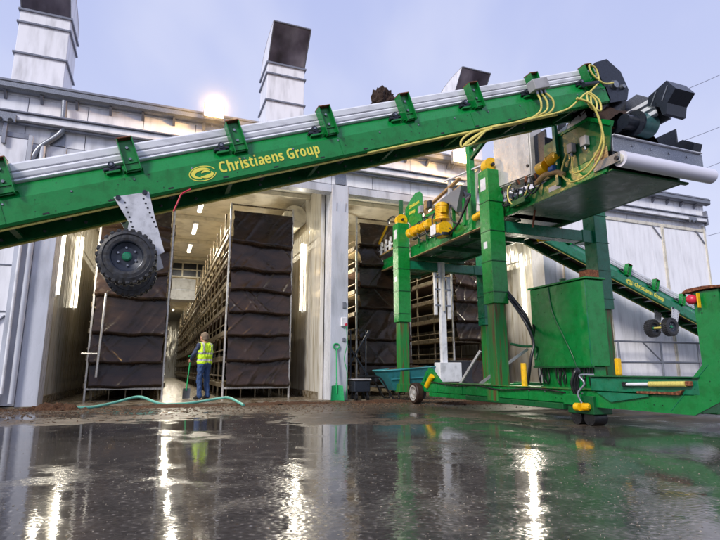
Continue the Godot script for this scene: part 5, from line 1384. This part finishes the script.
# ---------------------------------------------------------------- the worker
func net(bones: Array, cell: float, k: float, cols: Array, cut: Variant = null) -> Geo:
	var lo := Vector3.ONE * 1e6
	var hi := -lo
	for b in bones:
		var r := maxf(b[2], b[3]) + cell * 3.0
		for p in [b[0], b[1]]:
			lo = lo.min(p - Vector3.ONE * r); hi = hi.max(p + Vector3.ONE * r)
	var n := Vector3i(((hi - lo) / cell).ceil()) + Vector3i.ONE
	var fd := PackedFloat32Array(); fd.resize(n.x * n.y * n.z); fd.fill(1.0)
	var best := PackedFloat32Array(); best.resize(fd.size()); best.fill(9.0)
	var who := PackedByteArray(); who.resize(fd.size())
	for b in bones:
		var a: Vector3 = b[0]
		var ab: Vector3 = b[1] - a
		var L := maxf(ab.length_squared(), 1e-8)
		var r := maxf(b[2], b[3]) + k + cell * 2.0
		var i0 := Vector3i(((a.min(b[1]) - Vector3.ONE * r - lo) / cell).floor()).clamp(Vector3i.ZERO, n - Vector3i.ONE)
		var i1 := Vector3i(((a.max(b[1]) + Vector3.ONE * r - lo) / cell).ceil()).clamp(Vector3i.ZERO, n - Vector3i.ONE)
		for z in range(i0.z, i1.z + 1):
			for y in range(i0.y, i1.y + 1):
				for x in range(i0.x, i1.x + 1):
					var p := lo + Vector3(x, y, z) * cell
					var t := clampf((p - a).dot(ab) / L, 0.0, 1.0)
					var d: float = p.distance_to(a + ab * t) - lerpf(b[2], b[3], t)
					var q := (z * n.y + y) * n.x + x
					if d < best[q]:
						best[q] = d; who[q] = b[4]
					var h := clampf(0.5 + 0.5 * (fd[q] - d) / k, 0.0, 1.0)
					fd[q] = lerpf(fd[q], d, h) - k * h * (1.0 - h)
	if cols.size() != 1 or cell > 0.01:
		var wn := FastNoiseLite.new()
		wn.seed = 3; wn.frequency = 6.5; wn.fractal_octaves = 2
		for z in n.z:
			for y in n.y:
				for x in n.x:
					var q := (z * n.y + y) * n.x + x
					if cell > 0.01 and absf(fd[q]) < 0.05 and (cols.size() == 1 or (who[q] > 0 and who[q] < 3)):
						fd[q] += wn.get_noise_3d(x * cell * 1.6, y * cell, z * cell * 1.6) * 0.022
	if cut != null:
		for z in n.z:
			for y in n.y:
				for x in n.x:
					var q := (z * n.y + y) * n.x + x
					if fd[q] < 0.4: fd[q] = maxf(fd[q], cut.call(lo + Vector3(x, y, z) * cell))
	var vi := PackedInt32Array(); vi.resize(fd.size()); vi.fill(-1)
	var V := PackedVector3Array()
	var N := PackedVector3Array()
	var C := PackedColorArray()
	var off := [0, 1, n.x, n.x + 1, n.x * n.y, n.x * n.y + 1, n.x * n.y + n.x, n.x * n.y + n.x + 1]
	var edges := [[0, 1], [2, 3], [4, 5], [6, 7], [0, 2], [1, 3], [4, 6], [5, 7], [0, 4], [1, 5], [2, 6], [3, 7]]
	for z in n.z - 1:
		for y in n.y - 1:
			for x in n.x - 1:
				var q := (z * n.y + y) * n.x + x
				var m := 0
				for c in 8:
					if fd[q + off[c]] < 0.0: m += 1
				if m == 0 or m == 8: continue
				var s := Vector3.ZERO
				var cnt := 0
				for e in edges:
					var f0 := fd[q + off[e[0]]]
					var f1 := fd[q + off[e[1]]]
					if (f0 < 0.0) != (f1 < 0.0):
						var c0 := Vector3(e[0] & 1, (e[0] >> 1) & 1, e[0] >> 2)
						var c1 := Vector3(e[1] & 1, (e[1] >> 1) & 1, e[1] >> 2)
						s += c0.lerp(c1, f0 / (f0 - f1)); cnt += 1
				vi[q] = V.size()
				V.append(lo + (Vector3(x, y, z) + s / cnt) * cell)
				var g := Vector3.ZERO
				for c in 8:
					g += Vector3((c & 1) * 2 - 1, ((c >> 1) & 1) * 2 - 1, (c >> 2) * 2 - 1) * fd[q + off[c]]
				N.append(g.normalized())
				C.append(cols[who[q]] if cols.size() > who[q] else Color.WHITE)
	var o := G()
	var st := [1, n.x, n.x * n.y]
	for z in range(1, n.z - 1):
		for y in range(1, n.y - 1):
			for x in range(1, n.x - 1):
				var q := (z * n.y + y) * n.x + x
				for ax in 3:
					if (fd[q] < 0.0) == (fd[q + st[ax]] < 0.0): continue
					var u: int = st[(ax + 1) % 3]
					var w: int = st[(ax + 2) % 3]
					var ids := [vi[q], vi[q - u], vi[q - u - w], vi[q - w]]
					if ids.min() < 0: continue
					for tr in [[0, 1, 2], [0, 2, 3]]:
						o.tri(V[ids[tr[0]]], V[ids[tr[1]]], V[ids[tr[2]]], N[ids[tr[0]]], N[ids[tr[1]]], N[ids[tr[2]]])
						var e := o.v.size()
						# colours follow the vertex, whatever order the corners ended up in
						for c in 3:
							for cc in tr:
								if o.v[e - 3 + c] == V[ids[cc]]: o.c[e - 3 + c] = C[ids[cc]]
	return o

func vcol(rough: float) -> StandardMaterial3D:
	var m := StandardMaterial3D.new()
	m.vertex_color_use_as_albedo = true
	m.roughness = rough
	return m

func build_person() -> void:
	# own axes: x to the worker's right, y up, -z the way he faces
	var t := thing("person", "worker in yellow high-visibility vest and blue trousers seen from behind, with a shovel", "person", Vector3(1.17, 0.03, -14.55))
	t.rotation_degrees.y = 32.0
	t.scale = Vector3.ONE * 0.97
	var skin := Color(0.42, 0.22, 0.15)
	var navy := Color(0.022, 0.035, 0.085)
	var trou := Color(0.020, 0.055, 0.16)
	var boot := Color(0.012, 0.012, 0.014)
	var cols := [skin, navy, trou, boot]
	var hipL := Vector3(-0.10, 0.93, 0)
	var hipR := Vector3(0.10, 0.93, 0)
	var knL := Vector3(-0.125, 0.50, -0.02)
	var knR := Vector3(0.13, 0.50, -0.05)
	var anL := Vector3(-0.13, 0.10, 0.04)
	var anR := Vector3(0.14, 0.10, 0.03)
	var shL := Vector3(-0.19, 1.46, -0.01)
	var shR := Vector3(0.19, 1.46, -0.01)
	var elL := Vector3(-0.30, 1.20, -0.10)
	var elR := Vector3(0.27, 1.18, -0.06)
	var wrL := Vector3(-0.22, 1.06, -0.30)
	var wrR := Vector3(0.10, 1.00, -0.27)
	var hd := Vector3(-0.02, 1.69, -0.05)
	var bones := [
		[hipL, knL, 0.098, 0.072, 2], [hipR, knR, 0.098, 0.072, 2], [knL, anL, 0.070, 0.062, 2], [knR, anR, 0.070, 0.062, 2],
		[Vector3(-0.07, 0.97, 0.02), Vector3(0.07, 0.97, 0.02), 0.12, 0.12, 2],
		[Vector3(-0.07, 1.10, 0), Vector3(0.07, 1.10, 0), 0.115, 0.115, 1], [Vector3(-0.085, 1.28, 0.0), Vector3(0.085, 1.28, 0.0), 0.125, 0.125, 1],
		[Vector3(-0.10, 1.40, 0.01), Vector3(0.10, 1.40, 0.01), 0.105, 0.105, 1], [shL, shR, 0.068, 0.068, 1],
		[Vector3(0, 1.45, 0.0), Vector3(-0.01, 1.60, -0.02), 0.066, 0.055, 0],
		[shL, elL, 0.062, 0.05, 1], [shR, elR, 0.062, 0.05, 1], [elL, wrL, 0.05, 0.037, 1], [elR, wrR, 0.05, 0.037, 1],
		[Vector3(-0.02, 1.71, -0.035), Vector3(-0.02, 1.70, -0.06), 0.098, 0.092, 0], [Vector3(-0.025, 1.625, -0.09), Vector3(-0.025, 1.62, -0.10), 0.055, 0.05, 0],
		[anL, Vector3(-0.14, 0.04, -0.14), 0.058, 0.048, 3], [anR, Vector3(0.16, 0.04, -0.16), 0.058, 0.048, 3]]
	lp(t, "body", net(bones, 0.0125, 0.035, cols), vcol(0.8))
	# face and ears on a finer grid
	var hb := [
		[Vector3(-0.03, 1.675, -0.14), Vector3(-0.032, 1.645, -0.162), 0.014, 0.018, 0], [Vector3(-0.115, 1.68, -0.03), Vector3(-0.115, 1.655, -0.025), 0.022, 0.014, 0], [Vector3(0.078, 1.68, -0.03), Vector3(0.078, 1.655, -0.025), 0.022, 0.014, 0],
		[Vector3(-0.055, 1.60, -0.135), Vector3(-0.005, 1.60, -0.135), 0.012, 0.012, 0], [Vector3(-0.07, 1.70, -0.128), Vector3(0.01, 1.70, -0.128), 0.016, 0.016, 0]]
	lp(t, "face", net(hb, 0.005, 0.01, cols), vcol(0.6))
	for x in [-0.062, 0.004]:
		lp(t, "eye", G().ball(Vector3(x, 1.682, -0.140), Vector3(0.011, 0.009, 0.009), 10, 6), M.white)
	lp(t, "hair", net([[Vector3(-0.02, 1.735, -0.02), Vector3(-0.02, 1.735, -0.04), 0.103, 0.098, 0], [Vector3(-0.02, 1.66, 0.025), Vector3(-0.02, 1.70, 0.015), 0.078, 0.09, 0]], 0.01, 0.03, [Color(0.16, 0.12, 0.09)], func(p: Vector3) -> float: return minf(-(p.z + 0.085), 99.0) if p.y < 1.73 else -(p.z + 0.14)), vcol(0.85))
	# vest with reflective bands
	var vest := net([
		[Vector3(-0.075, 1.02, 0.005), Vector3(0.075, 1.02, 0.005), 0.142, 0.142, 0], [Vector3(-0.08, 1.16, 0), Vector3(0.08, 1.16, 0), 0.142, 0.142, 0], [Vector3(-0.09, 1.30, 0.0), Vector3(0.09, 1.30, 0.0), 0.146, 0.146, 0],
		[Vector3(-0.10, 1.41, 0.01), Vector3(0.10, 1.41, 0.01), 0.124, 0.124, 0], [Vector3(-0.15, 1.47, -0.01), Vector3(0.15, 1.47, -0.01), 0.082, 0.082, 0]], 0.0125, 0.03, [Color(0.50, 0.78, 0.02)],
		func(p: Vector3) -> float: return maxf(0.94 - p.y, maxf(absf(p.x) - (0.235 if p.y < 1.32 else 0.195), maxf(p.y - 1.545, 0.075 - Vector2(p.x, p.y - 1.60).length()))))
	var band := Color(0.42, 0.43, 0.42)
	for i in vest.v.size():
		var p := vest.v[i]
		if absf(p.y - 1.06) < 0.028 or absf(p.y - 1.24) < 0.028 or (p.y > 1.24 and absf(absf(p.x) - 0.13) < 0.026): vest.c[i] = band
	lp(t, "vest", vest, vcol(0.7))
	# hands closed on the shaft
	for h in [[wrL, Vector3(-0.20, 1.04, -0.39)], [wrR, Vector3(-0.16, 0.94, -0.34)]]:
		var w: Vector3 = h[0]
		var c: Vector3 = h[1]
		var fw := (c - w).normalized()
		var up := Vector3(-0.15, 1.0, 0.18).normalized()
		var sd := fw.cross(up).normalized()
		var fb := [[w, w + fw * 0.03, 0.032, 0.034, 0], [w + fw * 0.035 + up * 0.022 - sd * 0.02, w + fw * 0.06 + up * 0.028 - sd * 0.022, 0.02, 0.017, 0], [w + fw * 0.035 - up * 0.022 - sd * 0.02, w + fw * 0.06 - up * 0.028 - sd * 0.022, 0.02, 0.017, 0]]
		for i in 4:
			var o: Vector3 = up * (0.032 - 0.0215 * i)
			var ln: float = [0.9, 1.0, 0.95, 0.78][i]
			var k0: Vector3 = w + fw * 0.06 + o - sd * 0.024
			var k1: Vector3 = k0 + fw * 0.040 * ln + sd * 0.006
			var k2: Vector3 = k1 + sd * 0.036 * ln + fw * 0.008
			var k3: Vector3 = k2 + sd * 0.014 - fw * 0.024 * ln
			fb.append([k0, k1, 0.0095, 0.009, 0]); fb.append([k1, k2, 0.009, 0.0085, 0]); fb.append([k2, k3, 0.0085, 0.0075, 0])
		var t0: Vector3 = w + fw * 0.015 + up * 0.026
		var t1: Vector3 = t0 + fw * 0.03 + up * 0.022 + sd * 0.016
		fb.append([t0, t1, 0.012, 0.0105, 0]); fb.append([t1, t1 + fw * 0.026 + sd * 0.018 - up * 0.006, 0.0105, 0.009, 0])
		lp(t, "hand", net(fb, 0.004, 0.006, cols), vcol(0.6))
	# the shovel he holds is a thing of its own
	var bs := Basis(Vector3.UP, deg_to_rad(32.0))
	var org := t.position
	var W := func(p: Vector3) -> Vector3: return org + bs * p * 0.97
	var s := thing("shovel", "green-handled shovel upright in the hands of the worker in the aisle", "shovel", W.call(Vector3(-0.29, 0.0, -0.33)))
	part(s, "shaft", G().cyl(W.call(Vector3(-0.185, 1.16, -0.375)), W.call(Vector3(-0.285, 0.24, -0.345)), 0.017), M.spade_green)
	part(s, "handle", G().cyl(W.call(Vector3(-0.25, 1.17, -0.375)), W.call(Vector3(-0.12, 1.17, -0.375)), 0.02), M.spade_green)
	part(s, "blade", G().sheet(8, 8, func(a: float, b: float): return W.call(Vector3(-0.285 + (a - 0.5) * 0.24, 0.30 - 0.28 * b, -0.36 + 0.035 * pow((a - 0.5) * 2.0, 2) - 0.02 * b)), Vector3(0, 0, 1)), M.galv)

# ---------------------------------------------------------------- bits on the ground
func build_litter() -> void:
	var rng := RandomNumberGenerator.new(); rng.seed = 99
	var f := FastNoiseLite.new(); f.seed = 4; f.frequency = 0.5
	var bit := G()
	bit.prism([Vector2(-0.5, -0.16), Vector2(0.35, -0.2), Vector2(0.5, 0.1), Vector2(-0.2, 0.22)], 0.0, 0.18)
	for kind in [["straw_litter", 5200, Color(0.34, 0.30, 0.24), 0.0085], ["compost_crumbs", 12000, Color(0.125, 0.078, 0.044), 0.036]]:
		var mm := MultiMesh.new()
		mm.transform_format = MultiMesh.TRANSFORM_3D
		mm.use_colors = true
		mm.mesh = bit.mesh()
		var xs: Array[Transform3D] = []
		var tries := 0
		while xs.size() < kind[1] and tries < 90000:
			tries += 1
			var p := Vector3.ZERO
			if kind[0] == "straw_litter":
				var dd := 2.2 + 11.0 * pow(rng.randf(), 1.3)
				var an := rng.randf_range(-0.75, 1.45)
				p = Vector3(sin(an) * dd, 0.0, -cos(an) * dd)
				if p.z < -12.9 or p.z > -1.2: continue
				if f.get_noise_2d(p.x, p.z) + rng.randf_range(-0.5, 0.5) < 0.0: continue
			else:
				p = Vector3(rng.randf_range(-5.0, 10.5), 0.0, -13.0 + minf(3.6, absf(rng.randfn(0.0, 1.0)) * 1.5))
				if rng.randf() < 0.4: p.z = -12.6 + rng.randfn(0.0, 0.25)
				if p.z < -13.0: continue
			var s: float = kind[3] * rng.randf_range(0.4, 1.5)
			var b := Basis.from_euler(Vector3(-PI * 0.5 + rng.randf_range(-0.3, 0.3), rng.randf() * TAU, 0)).scaled(Vector3.ONE * s)
			xs.append(Transform3D(b, p + Vector3(0, 0.002, 0)))
		mm.instance_count = xs.size()
		for i in xs.size():
			mm.set_instance_transform(i, xs[i])
			var c: Color = kind[2]
			var v := rng.randf_range(0.45, 1.35)
			mm.set_instance_color(i, Color(c.r * v, c.g * v, c.b * v))
		var o := MultiMeshInstance3D.new()
		o.name = kind[0]
		o.multimesh = mm
		o.material_override = vcol(0.7)
		o.set_meta("kind", "stuff")
		tag(o, "pale straw bits scattered over the wet yard" if kind[0] == "straw_litter" else "brown compost crumbs strewn along the foot of the doors", "litter")
		add_child(o, true)
